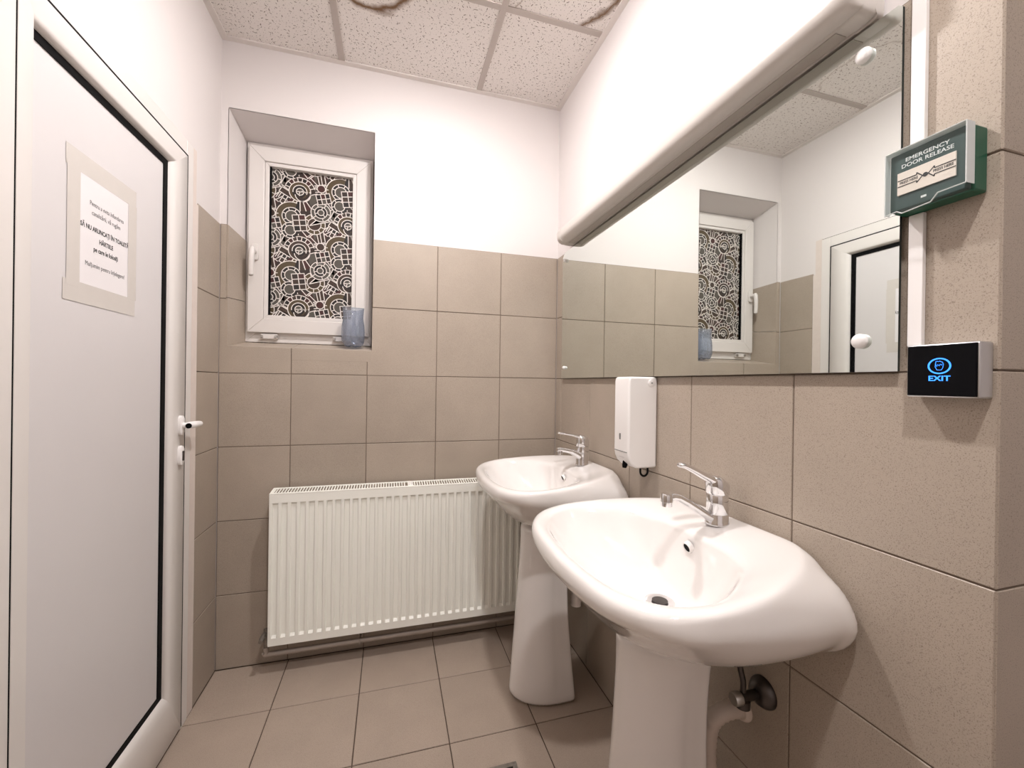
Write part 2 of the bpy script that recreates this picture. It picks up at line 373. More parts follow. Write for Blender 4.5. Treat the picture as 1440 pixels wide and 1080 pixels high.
# ceiling: lay-in boards in a steel grid
ce = obj('ceiling', BX(-0.13, XF+0.13, YF-0.13, 0.24, H+0.06, H+0.12), M['paint']); tag(ce, 'suspended ceiling of stained mineral boards in a painted grid', 'ceiling', kind='structure')
CX = [0.0, 0.447, 1.045, W, 1.643, XF]; CX = [0.0, 0.447, 1.045, 1.643, XF]
CY = sorted([0.0, -0.462, -1.062, -1.662, -2.262, -2.862, YF])
for a, b, c, d in rects(CX, CY):
    if a > 1.0 and c > YR-0.4 and a >= 1.6: continue
    if b > W and c >= YR - 0.1: b = W
    key = ('board', round(b-a, 3), round(d-c, 3)); 
    bm = bmesh.new(); box(bm, a+0.002, b-0.002, c+0.002, d-0.002, H+0.004, H+0.018)
    holes = [(x, y) for x, y in LAMP_SPOTS if a < x < b and c < y < d]
    obj('ceiling_board', bm, M['ceil'], ce)
bw = 0.012
for x in CX[1:-1]:
    if x > W: obj('grid_bar', BX(x-bw, x+bw, YF, YR, H-0.001, H+0.004), M['tbar'], ce)
    else: obj('grid_bar', BX(x-bw, x+bw, YF, 0, H-0.001, H+0.004), M['tbar'], ce)
for y in CY[1:-1]:
    x1 = W if y > YR else XF
    cuts = [0]+[x for x in CX[1:-1] if x < x1]+[x1]
    for a, b in zip(cuts[:-1], cuts[1:]):
        obj('grid_bar', BX(a+(bw if a else 0), b-(bw if b in CX else 0), y-bw, y+bw, H-0.0005, H+0.004), M['tbar'], ce)
aw = 0.02
for r in ((0, aw, YF, 0), (W-aw, W, YR, 0), (aw, W-aw, -aw, 0)):
    obj('edge_trim', BX(r[0]-(0.004 if r[0] == 0 else 0), r[1]+(0.005 if r[1] == W else 0), r[2], r[3]+(0.005 if r[3] == 0 else 0), H-0.0015, H+0.004), M['etrim'], ce)

# round recessed ceiling lamps (above the upper edge of the frame)
for i, (x, y) in enumerate(LAMP_SPOTS):
    t = thing('ceiling_lamp', ['round ceiling lamp set in the board nearest the window', 'round ceiling lamp set in the board above the viewer'][i], 'lamp', (x, y, H))
    bm = bmesh.new(); lathe(bm, [(LAMP_R, 0.004), (LAMP_R, -0.004), (LAMP_R+0.003, -0.006), (LAMP_R+0.012, -0.004), (LAMP_R+0.014, 0.004)], (x, y, H), cap0=False, cap1=False, n=40)
    obj('trim_ring', bm, M['white_plastic'], t, smooth=True)
    bm = bmesh.new(); lathe(bm, [(LAMP_R-0.001, 0.003), (LAMP_R-0.001, -0.0095), (LAMP_R-0.003, -0.0120), (LAMP_R-0.010, -0.0135), (LAMP_R*.4, -0.0145), (0.002, -0.015)], (x, y, H), n=40)
    obj('diffuser', bm, M['lamp'], t, smooth=True)

# ------------------------------------------------------------------ window
GX0, GX1, GZ0, GZ1 = 0.138, 0.488, 1.451, 2.131
SX0, SX1, SZ0, SZ1 = 0.057, 0.562, 1.384, 2.205
BX0, BX1, BZ0, BZ1 = 0.040, 0.576, 1.341, 2.229      # back edge of the splayed reveal
YB = 0.172
wn = thing('window_1', 'small white plastic window with patterned film in a deep opening', 'window', (0.3, YB, BZ0), kind='structure')
bm = bmesh.new()
e = 0.03
# plaster reveals (soffit, right, upper left) sloping to the frame
hexa(bm, [(HX0, .0045, HZ1), (HX1, .0045, HZ1), (BX1, YB, BZ1), (BX0, YB, BZ1), (HX0, .0045, HZ1+.002), (HX1, .0045, HZ1+.002), (BX1, YB, HZ1+.002), (BX0, YB, HZ1+.002)])
hexa(bm, [(HX1, .0045, HZ0), (HX1+.002, .0045, HZ0), (HX1+.002, YB, HZ0), (BX1, YB, BZ0), (HX1, .0045, HZ1), (HX1+.002, .0045, HZ1), (HX1+.002, YB, HZ1), (BX1, YB, BZ1)])
hexa(bm, [(HX0-.002, .0045, 1.0), (HX0, .0045, HZ0), (BX0, YB, BZ0), (HX0-.002, YB, 1.0), (HX0-.002, .0045, HZ1), (HX0, .0045, HZ1), (BX0, YB, BZ1), (HX0-.002, YB, HZ1)])
obj('reveal', bm, M['paint'], wn)
def zl(z): return BZ0+(z-HZ0)/(1.797-HZ0)*(1.786-BZ0)
for z0, z1 in ((HZ0, 1.503), (1.506, 1.797)):
    bm = bmesh.new(); o_ = .005
    hexa(bm, [(HX0, 0.0, z0), (HX0+o_, 0.0, z0), (BX0+o_, YB, zl(z0)), (BX0, YB, zl(z0)), (HX0, 0.0, z1), (HX0+o_, 0.0, z1), (BX0+o_, YB, zl(z1)), (BX0, YB, zl(z1))])
    obj('reveal_tile', bm, M['tile'], wn)
cuts = [HX0, 0.263, HX1]
for a, b in zip(cuts[:-1], cuts[1:]):
    bm = bmesh.new()
    hexa(bm, [(a+.0015, 0.0, HZ0-.05), (b-.0015, 0.0, HZ0-.05), (b-.0015, YB, HZ0-.05), (a+.0015, YB, HZ0-.05), (a+.0015, 0.0, HZ0), (b-.0015, 0.0, HZ0), (b-.0015, YB, BZ0), (a+.0015, YB, BZ0)])
    obj('sill_tile', bm, M['tile'], wn, bevel=0.001)
def rect_frame(bm, x0, x1, z0, z1, w, y0, y1, mi=0, wt=None, wbm=None):
    """picture frame with mitred corners; w = member width"""
    ix0, ix1, iz0, iz1 = x0+w, x1-w, z0+(wbm or w), z1-(wt or w)
    out = [(x0, z0), (x1, z0), (x1, z1), (x0, z1)]; inn = [(ix0, iz0), (ix1, iz0), (ix1, iz1), (ix0, iz1)]
    for i in range(4):
        j = (i+1) % 4
        P = [out[i], out[j], inn[j], inn[i]]
        hexa(bm, [(p[0], y0, p[1]) for p in P]+[(p[0], y1, p[1]) for p in P], mi)
bm = bmesh.new(); rect_frame(bm, BX0+.004, BX1-.002, BZ0+.001, BZ1-.001, 0.05, 0.163, 0.215)
obj('outer_frame', bm, M['pvc'], wn, bevel=0.002)
sash = thing('sash', None, None, (0.3-0.3, 0, 0)); sash.parent = wn; sash.location = (0, 0, 0)
def sub(name, bm, m, **k):
    o = obj(name, bm, m, None, **k); o.parent = sash; o.location = -Vector(wn.location); return o
bm = bmesh.new(); rect_frame(bm, SX0, SX1, SZ0, SZ1, 0.062, 0.140, 0.20); sub('sash_frame', bm, M['pvc'], bevel=0.003)
bm = bmesh.new(); rect_frame(bm, SX0+.0625, SX1-.0625, SZ0+.0625, SZ1-.0625, 0.0165, 0.1465, 0.19); sub('glazing_bead', bm, M['pvc'], bevel=0.002)
bm = bmesh.new(); rect_frame(bm, GX0-.004, GX1+.004, GZ0-.004, GZ1+.004, 0.0075, 0.152, 0.18); sub('gasket', bm, M['black'])
sub('pane', BX(GX0-.002, GX1+.002, 0.168, 0.174, GZ0-.002, GZ1+.002), M['glass'])
# patterned film on the room side of the pane
def make_film():
    gw, gh = GX1-GX0, GZ1-GZ0
    V, F, MI = [], [], []
    lay_ = [0]
    def clip(poly):
        for ax, lim, sg in ((0, 0, 1), (0, gw, -1), (1, 0, 1), (1, gh, -1)):
            out = []
            for i in range(len(poly)):
                a, b = poly[i], poly[(i+1) % len(poly)]
                da, db = sg*(a[ax]-lim), sg*(b[ax]-lim)
                if da >= 0: out.append(a)
                if (da >= 0) != (db >= 0):
                    t = da/(da-db); out.append((a[0]+(b[0]-a[0])*t, a[1]+(b[1]-a[1])*t))
            poly = out
            if len(poly) < 3: return []
        return poly
    def emit(poly, mi):
        poly = clip(poly)
        if not poly: return
        n = len(V); y = 0.1675 - lay_[0]*0.00003
        V.extend((GX0+p[0], y, GZ1-p[1]) for p in poly); F.append(tuple(range(n, n+len(poly)))); MI.append(mi)
    LW = 0.0037
    def seg(a, b, w=LW):
        dx, dy = b[0]-a[0], b[1]-a[1]; L = math.hypot(dx, dy) or 1; nx, ny = -dy/L*w/2, dx/L*w/2; ex, ey = dx/L*w*.3, dy/L*w*.3
        emit([(a[0]+nx-ex, a[1]+ny-ey), (b[0]+nx+ex, b[1]+ny+ey), (b[0]-nx+ex, b[1]-ny+ey), (a[0]-nx-ex, a[1]-ny-ey)], 0)
    def band(c, r0, r1, a0, a1, mi, n=None):
        n = n or max(3, int(abs(a1-a0)/12))
        for i in range(n):
            p = math.radians(a0+(a1-a0)*i/n); q = math.radians(a0+(a1-a0)*(i+1)/n)
            emit([(c[0]+r0*math.cos(p), c[1]+r0*math.sin(p)), (c[0]+r1*math.cos(p), c[1]+r1*math.sin(p)), (c[0]+r1*math.cos(q), c[1]+r1*math.sin(q)), (c[0]+r0*math.cos(q), c[1]+r0*math.sin(q))], mi)
    def arc(c, r, a0=0, a1=360): band(c, r-LW/2, r+LW/2, a0, a1, 0)
    def rays(c, r0, r1, angs):
        for a in angs:
            a = math.radians(a); seg((c[0]+r0*math.cos(a), c[1]+r0*math.sin(a)), (c[0]+r1*math.cos(a), c[1]+r1*math.sin(a)))
    def grid(c, w, h, nx, ny, rot, cols):
        ca, sa = math.cos(math.radians(rot)), math.sin(math.radians(rot))
        T = lambda x, y: (c[0]+x*ca-y*sa, c[1]+x*sa+y*ca)
        for i in range(nx):
            for j in range(ny):
                x0, x1, y0, y1 = -w/2+w*i/nx, -w/2+w*(i+1)/nx, -h/2+h*j/ny, -h/2+h*(j+1)/ny
                emit([T(x0, y0), T(x1, y0), T(x1, y1), T(x0, y1)], cols[(i*2+j*3) % len(cols)])
        lay_[0] += 1
        for i in range(nx+1): x = -w/2+w*i/nx; seg(T(x, -h/2), T(x, h/2))
        for j in range(ny+1): y = -h/2+h*j/ny; seg(T(-w/2, y), T(w/2, y))
    # zoom-pixel coordinates of one motif -> metres on the pane
    def Z(x, y):
        top = 65+(x-50)*.1346; bot = 1020+(x-50)*.048
        return ((x-46)/524*gw, (y-top)/(bot-top)*gh)
    K = 0.00070
    P = 370/935*gh; HS = 310/524*gw
    copies = [(i, j) for i in range(-2, 3) for j in range(-2, 4)]
    def each(fn, nl=3):
        base = lay_[0]; mx_ = base
        for i, j in copies:
            lay_[0] = base
            off = (i*HS, j*P - i*P/2)
            fn(lambda x, y: (Z(x, y)[0]+off[0], Z(x, y)[1]+off[1]), (i*3+j) % 4)
            mx_ = max(mx_, lay_[0])
        lay_[0] = mx_+1
    # background
    emit([(0, 0), (gw, 0), (gw, gh), (0, gh)], 6); lay_[0] += 1
    def bg(Q, k):
        for poly, mi in (([(75, 540), (130, 500), (150, 560), (100, 600)], 2), ([(270, 620), (325, 600), (325, 655), (290, 680)], 2), ([(75, 620), (110, 600), (90, 660)], 1), ([(300, 490), (340, 470), (360, 520), (310, 540)], 2), ([(240, 470), (275, 490), (250, 545)], 4), ([(60, 400), (90, 440), (60, 480)], 1), ([(370, 450), (405, 470), (390, 520)], 4), ([(400, 350), (440, 330), (450, 390)], 2), ([(100, 690), (130, 640), (160, 690)], 4)):
            emit([Q(*p) for p in poly], mi)
        lay_[0] += 1
        for a, b in (((60, 405), (110, 475)), ((60, 425), (100, 395)), ((60, 450), (115, 430)), ((75, 375), (120, 345)), ((60, 570), (110, 545)), ((85, 530), (150, 580)), ((130, 490), (95, 560)), ((60, 620), (110, 585)),
                     ((100, 690), (160, 560)), ((65, 650), (120, 620)), ((240, 470), (270, 505)), ((270, 615), (330, 600)), ((400, 345), (445, 320)), ((440, 410), (400, 470)),
                     ((385, 470), (420, 420)), ((240, 555), (275, 570)), ((345, 455), (400, 500)), ((205, 460), (225, 520))):
            seg(Q(*a), Q(*b))
    each(bg)
    # tilted 2x2 window and its bar
    each(lambda Q, k: (grid(Q(148, 650), 75*K, 62*K, 3, 2, 27, [5, 6, 5, 1]), grid(Q(150, 605), 105*K, 34*K, 1, 1, 30, [1])))
    # zigzags and bars
    def zig(Q, k):
        emit([Q(270, 505), Q(300, 480), Q(320, 530), Q(290, 545)], 4)
        emit([Q(330, 480), Q(375, 470), Q(385, 535), Q(320, 540)], 1); lay_[0] += 1
        for a, b in (((305, 478), (255, 515)), ((255, 515), (300, 550)), ((300, 550), (385, 540)), ((290, 505), (330, 545)), ((318, 478), (280, 508)), ((330, 482), (345, 545)), ((350, 475), (362, 540)), ((372, 470), (385, 535)), ((300, 575), (340, 570)), ((300, 590), (340, 588)), ((290, 560), (400, 545)), ((305, 478), (375, 468))):
            seg(Q(*a), Q(*b))
    each(zig)
    # sun with rays
    def sun(Q, k):
        c = Q(222, 590)
        band(c, 0.0, 100*K, 195, 345, 1); lay_[0] += 1
        for i, a in enumerate(range(200, 345, 20)): band(c, 64*K, 92*K, a, a+20, (5, 4, 1, 6)[i % 4], 2)
        for i, a in enumerate(range(55, 125, 17)): band((c[0], c[1]+0.004), 62*K, 122*K, a, a+17, (4, 1, 5, 3)[i % 4], 2)
        lay_[0] += 1
        rays(c, 64*K, 92*K, range(200, 345, 20)); arc(c, 92*K, 195, 345); rays((c[0], c[1]+.004), 62*K, 122*K, range(55, 130, 17))
        lay_[0] += 1
        band(c, 0, 64*K, 0, 360, 3 if k % 2 else 1); lay_[0] += 1
        band((c[0]-.004, c[1]), 0, 42*K, 0, 360, 5); lay_[0] += 1
        band(c, 0, 24*K, 0, 360, 2); lay_[0] += 1
        band((c[0]+.012, c[1]+.012), 22*K, 46*K, -20, 170, 6); lay_[0] += 1
        arc(c, 64*K); arc(c, 42*K, 170, 380); arc(c, 22*K); arc((c[0]+.012, c[1]+.012), 46*K, -30, 175); arc((c[0]+.012, c[1]+.012), 22*K, 150, 330)
        seg((c[0]-22*K, c[1]), (c[0]+46*K, c[1]))
    each(sun)
    # lower ring with red wedge
    def wedge(Q, k):
        c = Q(315, 425)
        band(c, 0, 66*K, 0, 360, 3); lay_[0] += 1
        band(c, 0, 40*K, 0, 360, 1); lay_[0] += 1
        arc(c, 66*K); arc(c, 40*K); rays(c, 40*K, 66*K, (20, 55, 90, 130, 170, 210, 250, 300)); lay_[0] += 1
        emit([Q(285, 432), Q(355, 375), Q(350, 425)], 5); emit([Q(288, 432), Q(415, 408), Q(360, 378)], 4); lay_[0] += 1
        seg(Q(285, 432), Q(418, 406)); seg(Q(285, 432), Q(350, 376)); seg(Q(418, 406), Q(370, 385))
    each(wedge)
    # target
    def target(Q, k):
        c = Q(355, 350)
        band(c, 0, 60*K, 0, 360, 2); lay_[0] += 1
        band(c, 0, 38*K, 0, 360, 5); lay_[0] += 1
        band(c, 0, 19*K, 0, 360, 2); lay_[0] += 1
        arc(c, 60*K); arc(c, 38*K); arc(c, 19*K); rays(c, 38*K, 60*K, (10, 75, 140, 200, 245, 300)); rays(c, 19*K, 38*K, (45, 165, 285))
    each(target)
    # big olive arc
    def big(Q, k):
        c = Q(172, 372)
        band(c, 0, 92*K, 75, 290, 3); lay_[0] += 1
        arc(c, 92*K, 75, 290); lay_[0] += 1
        band(c, 0, 56*K, 0, 360, 5); lay_[0] += 1
        band(c, 0, 36*K, 0, 360, 2); lay_[0] += 1
        arc(c, 56*K); arc(c, 36*K); rays(c, 36*K, 56*K, (40, 100, 150, 200, 250, 300))
    each(big)
    # small ringed disc
    def dot(Q, k):
        c = Q(165, 462)
        band(c, 0, 50*K, 0, 360, 5); lay_[0] += 1
        band(c, 0, 32*K, 0, 360, 2); lay_[0] += 1
        arc(c, 50*K, 60, 300); arc(c, 32*K); rays(c, 32*K, 50*K, (70, 120, 170, 230, 290))
        lay_[0] += 1
        c = Q(356, 568); band(c, 0, 25*K, 0, 360, 4 if k % 2 else 1); lay_[0] += 1; arc(c, 25*K); rays(c, 25*K, 42*K, (0, 180, 90))
    each(dot)
    each(lambda Q, k: grid(Q(222, 415), 76*K, 104*K, 2, 3, -8, [6, 5, 4, 1, 6]))
    each(lambda Q, k: grid(Q(372, 632), 84*K, 66*K, 3, 2, -14, [5, 2, 4, 6]))
    me = bpy.data.meshes.new('patterned_film'); me.from_pydata(V, [], F)
    for m in FILM: me.materials.append(m)
    for p, mi in zip(me.polygons, MI): p.material_index = mi
    # all faces look into the room (-y)
    bm = bmesh.new(); bm.from_mesh(me)
    for f in bm.faces:
        f.normal_update()
        if f.normal.y > 0: f.normal_flip()
    bm.to_mesh(me); bm.free()
    o = bpy.data.objects.new('patterned_film', me); C.objects.link(o); o.parent = sash; o.location = -Vector(wn.location)
    o['label'] = 'dark film printed with white circles, rays and grids'
make_film()
# handle on the left stile
hx, hz = 0.086, 1.735
hd = thing('handle', None, None); hd.parent = wn; hd.location = (0, 0, 0)
def subh(name, bm, m, **k):
    o = obj(name, bm, m, None, **k); o.parent = hd; o.location = -Vector(wn.location); return o
bm = bmesh.new(); prism(bm, [(hx-.014+.028*a, hz-.035+.07*b) for a, b in ((.15, 0), (.85, 0), (1, .1), (1, .9), (.85, 1), (.15, 1), (0, .9), (0, .1))], lambda p, q, t: (p, t, q), 0.128, 0.1405); subh('rosette', bm, M['pvc'], bevel=0.002)
bm = bmesh.new(); lathe(bm, [(.011, -.03), (.011, 0)], (hx, 0.129, hz), 'y', 16); subh('neck', bm, M['pvc'], smooth=True)
bm = bmesh.new(); tube(bm, [(hx, .098, hz+.010), (hx, .094, hz), (hx-.001, .092, hz-.03), (hx-.003, .093, hz-.075), (hx-.004, .096, hz-.108), (hx-.004, .099, hz-.113)], [.008, .0115, .012, .011, .0105, .007], 14); subh('lever', bm, M['pvc'], smooth=True)
# hinge covers below the sash
for x0 in (0.108, 0.405):
    bm = bmesh.new(); box(bm, x0, x0+.068, 0.145, 0.164, 1.356, 1.379); 
    hc = obj('hinge_cover', bm, M['pvc'], wn, bevel=0.003)
    for xx in (x0+.006, x0+.062):
        bm = bmesh.new(); lathe(bm, [(.006, -.008), (.008, 0)], (xx, .146, 1.367), 'y', 12); o = obj('pivot', bm, M['steel'], None, smooth=True); o.parent = hc; o.matrix_parent_inverse = Matrix.Identity(4); o.location = (0, 0, 0)

# ------------------------------------------------------------------ door on the left wall
LY0, LY1, LZ0, LZ1 = -0.955, -0.301, 0.012, 1.914
FXf, LXf = 0.004, 0.008       # face of frame and of leaf
dr = thing('door_1', 'white plastic panel door with black gasket and white lever handle', 'door', (0, -0.6, 0), kind='structure')
bm = bmesh.new()
box(bm, -0.06, FXf, -0.2955, -0.248, 0, 1.970); box(bm, -0.06, FXf+.0035, -1.03, LY0-.0022, 0, 1.970); box(bm, -0.06, FXf, LY0-.0022, -0.2955, LZ1+.0055, 1.970)
obj('door_frame', bm, M['pvc'], dr, bevel=0.002)
obj('frame_back', BX(-0.05, -0.028, LY0-.004, LY1+.004, 0.013, LZ1+.004), M['seam'], dr)
for r in ((LY1+.0004, LY1+.0052, .013, LZ1+.0052), (LY0-.0020, LY0-.0004, .013, LZ1+.0052), (LY0-.0004, LY1+.0004, LZ1+.0004, LZ1+.0052)):
    obj('frame_seal', BX(-0.027, .0076, *r), M['black'], dr)
# plaster band along the frame
bm = bmesh.new(); box(bm, -0.06, 0.0015, -0.2475, -0.2012, 0.0, 1.79); box(bm, -0.06, -0.001, -0.2475, -0.212, 1.79, 1.975)
obj('plaster_band', bm, plain('patched_plaster', srgb(222, 210, 202), 0.8, noise=0.06, nscale=25, bump=0.5, bscale=40), dr)
PY0, PY1, PZ0, PZ1 = -0.911, -0.392, 0.178, 1.849    # opening for the panel
leaf = thing('door_leaf', None, None); leaf.parent = dr; leaf.location = (0, 0, 0)
def subl(name, bm, m, **k):
    o = obj(name, bm, m, None, **k); o.parent = leaf; o.location = -Vector(dr.location); return o
out = [(LY0, LZ0), (LY1, LZ0), (LY1, LZ1), (LY0, LZ1)]; inn = [(PY0, PZ0), (PY1, PZ0), (PY1, PZ1), (PY0, PZ1)]
for i, nm in enumerate(('bottom_rail', 'stile', 'top_rail', 'stile')):
    j = (i+1) % 4; bm = bmesh.new(); g_ = 0.0004
    A, B_, C_, D_ = out[i], out[j], inn[j], inn[i]
    mid = lambda p, q, t: (p[0]+(q[0]-p[0])*t, p[1]+(q[1]-p[1])*t)
    # flat face, then a rounded bead down to the panel
    prof = ((0.0, -0.015), (0.0, LXf-.001), (0.012, LXf), (0.78, LXf), (0.90, LXf-.004), (0.985, LXf-.012), (1.0, -0.016))
    ra, rb = [], []
    for t, x in prof:
        p = mid(A, D_, t); q = mid(B_, C_, t); ra.append((x, p[0], p[1])); rb.append((x, q[0], q[1]))
    loft(bm, [ra, rb], True, True, True); subl(nm, bm, M['pvc'], smooth=True, angle=50)
# black gasket ring standing round the panel
bm = bmesh.new()
for a, b, c, d in ((PY0-.004, PY1+.004, PZ1-.018, PZ1+.004), (PY0-.004, PY1+.004, PZ0-.004, PZ0+.015), (PY1-.021, PY1+.004, PZ0+.015, PZ1-.018), (PY0-.004, PY0+.004, PZ0+.015, PZ1-.018)):
    box(bm, -0.024, -0.008, a, b, c, d)
subl('gasket', bm, M['black'])
subl('door_panel', BX(-0.026, -0.011, PY0-.003, PY1-.0205, PZ0+.0145, PZ1-.0175), M['pvc_panel'])
# lever and lock
hy, hz = -0.334, 1.022
def plate(y, z, w, h, name, par):
    bm = bmesh.new(); pts = [(y+w*math.cos(a)*(1 if abs(math.cos(a)) > .3 else 1), z+(h-w)*(1 if math.sin(a) > 0 else -1)+w*math.sin(a)) for a in [math.radians(15+30*k) for k in range(12)]]
    loft(bm, [[(LXf-.0005, p, q) for p, q in pts], [(LXf+.008, p, q) for p, q in pts], [(LXf+.010, y+(p-y)*.8, z+(q-z)*.9) for p, q in pts]], True, True, True)
    return obj(name, bm, M['white_plastic'], par, smooth=True, angle=50)
plate(hy, hz, .013, .032, 'handle_rose', dr)
bm = bmesh.new(); tube(bm, [(LXf+.008, hy, hz), (LXf+.016, hy, hz), (LXf+.024, hy+.002, hz), (LXf+.029, hy+.010, hz), (LXf+.031, hy+.025, hz), (LXf+.031, hy+.055, hz-.001), (LXf+.030, hy+.068, hz-.001), (LXf+.029, hy+.073, hz-.001)], [.009, .009, .0105, .0115, .0115, .0105, .0095, .006], 16)
lv = obj('lever_handle', bm, M['white_plastic'], dr, smooth=True, angle=60)
bm = bmesh.new(); lathe(bm, [(.0085, 0), (.0085, .004)], (LXf+.029, hy-.0125, hz-.001), 'y', 18); o = obj('end_plug', bm, M['black'], None); o.parent = lv
plate(hy, hz-.098, .013, .032, 'lock_rose', dr)
bm = bmesh.new(); box(bm, LXf+.006, LXf+.014, hy-.004, hy+.004, hz-.115, hz-.083); obj('lock_cylinder', bm, M['dark_metal'], dr, bevel=.002)

# ------------------------------------------------------------------ taped notice
XN = -0.0105
nt = thing('notice', 'white printed paper notice fixed to the door panel with clear tape', 'notice', (XN, -0.66, 1.34))
sh = lambda y0, z0, y1, z1, x0, x1: BX(x0, x1, y0, y1, z0, z1)
bm = bmesh.new(); box(bm, XN, XN+.0003, -0.768, -0.574, 1.375, 1.650); obj('paper', bm, M['paper'], nt)
for i, (y0, z0, y1, z1) in enumerate(((-0.806, 1.636, -0.550, 1.681), (-0.812, 1.342, -0.552, 1.388), (-0.802, 1.375, -0.762, 1.645), (-0.585, 1.385, -0.548, 1.640))):
    bm = bmesh.new(); box(bm, XN+.0004+.00012*i, XN+.0005+.00012*i, y0, y1, z0, z1); obj('tape', bm, M['tape'], nt)
for body, yc, zc, s, bold, mk in (('Pentru a evita înfundarea', -.668, 1.580, .0150, 0, 'ink_soft'), ('canalizării, vă rugăm', -.671, 1.559, .0150, 0, 'ink_soft'), ('SĂ NU ARUNCAȚI ÎN TOALETĂ', -.672, 1.522, .0150, .00035, 'ink'),
                                  ('HÂRTIILE', -.672, 1.498, .0150, .00035, 'ink'), ('pe care le folosiți', -.672, 1.476, .0155, .0003, 'ink'), ('Mulțumim pentru înțelegere!', -.672, 1.437, .0150, 0, 'ink_soft')):
    bm = bmesh.new(); text_bm(bm, body, s, basis((XN+.0006, yc, zc), (0, 1, 0), (0, 0, 1)), bold, 0.00005, sx=0.84); obj('text_line', bm, M[mk], nt)

# ------------------------------------------------------------------ mirror
MX0, MX1 = W-.0125, W-.0075
MY0, MY1, MZ0, MZ1 = -1.466, -0.098, 1.201, 1.793
mr = thing('wall_mirror', 'wide frameless mirror held by white caps above the two washbasins', 'mirror', (W, (MY0+MY1)/2, MZ0))
bm = bmesh.new(); ch = .022
poly = [(MY0, MZ0), (MY1, MZ0), (MY1, MZ1-ch), (MY1-ch, MZ1), (MY0+.006, MZ1), (MY0, MZ1-.006)]
prism(bm, poly, lambda p, q, t: (t, p, q), MX0, MX1)
bm.faces.ensure_lookup_table()
for f in bm.faces:
    f.normal_update(); f.material_index = 0 if abs(f.normal.x) > .9 else 1
obj('glass', bm, [M['mirror'], M['edge']], mr)
for y, z, r in ((-1.412, 1.747, .0125), (-1.412, 1.254, .0125), (-0.137, 1.75, .0075), (-0.137, 1.25, .0075)):
    bm = bmesh.new(); lathe(bm, [(r*.75, 0.0115), (r*.8, .001), (r, -.002), (r*1.02, -.006), (r*.86, -.0095), (r*.5, -.0118), (r*.1, -.0125)], (MX0, y, z), 'x', 24); 
    obj('fixing_cap', bm, M['white_plastic'], mr, smooth=True, angle=60)

# ------------------------------------------------------------------ mirror light (switched off)
ml = thing('mirror_light', 'long unlit grey strip light fixed to the wall along the mirror top', 'light fixture', (W, -0.82, 1.8))
LYa, LYb = -1.395, -0.225
z0 = 1.800
body = [(0.0, z0), (-.012, z0), (-.014, z0+.003), (-.017, z0+.003), (-.019, z0), (-.046, z0+.001), (-.050, z0+.004), (-.053, z0+.002)]
body += [(-.053-.030*math.sin(a), z0+.032-.030*math.cos(a)) for a in [math.radians(d) for d in range(6, 100, 9)]]
body += [(-.083, z0+.048), (-.079, z0+.060), (-.066, z0+.069), (-.04, z0+.074), (0.0, z0+.075)]
bm = bmesh.new(); prism(bm, body, lambda p, q, t: (W-.0005+p, t, q), LYa, LYb); obj('housing', bm, M['fixture'], ml, smooth=True, angle=28)
for ya, yb in ((LYa, -1.432), (LYb, -0.188)):
    cx_, cz_ = -.042, z0+.036; rings = []
    for k, (s, f) in enumerate(((1.035, 0), (1.035, .62), (1.0, .85), (.9, .97), (.75, 1.0))):
        rings.append([(W-.0005+min(0, cx_+(p-cx_)*s) if p < -.001 else W-.0005, ya+(yb-ya)*f, max(cz_+(q-cz_)*s, z0-.0012)) for p, q in body])
    bm = bmesh.new(); loft(bm, rings); obj('end_cap', bm, M['fixture'], ml, smooth=True, angle=50)
bm = bmesh.new(); box(bm, W-.046, W-.020, LYa+.01, LYb-.01, z0-.0012, z0+.0006); obj('cover_strip', bm, M['fixture2'], ml)

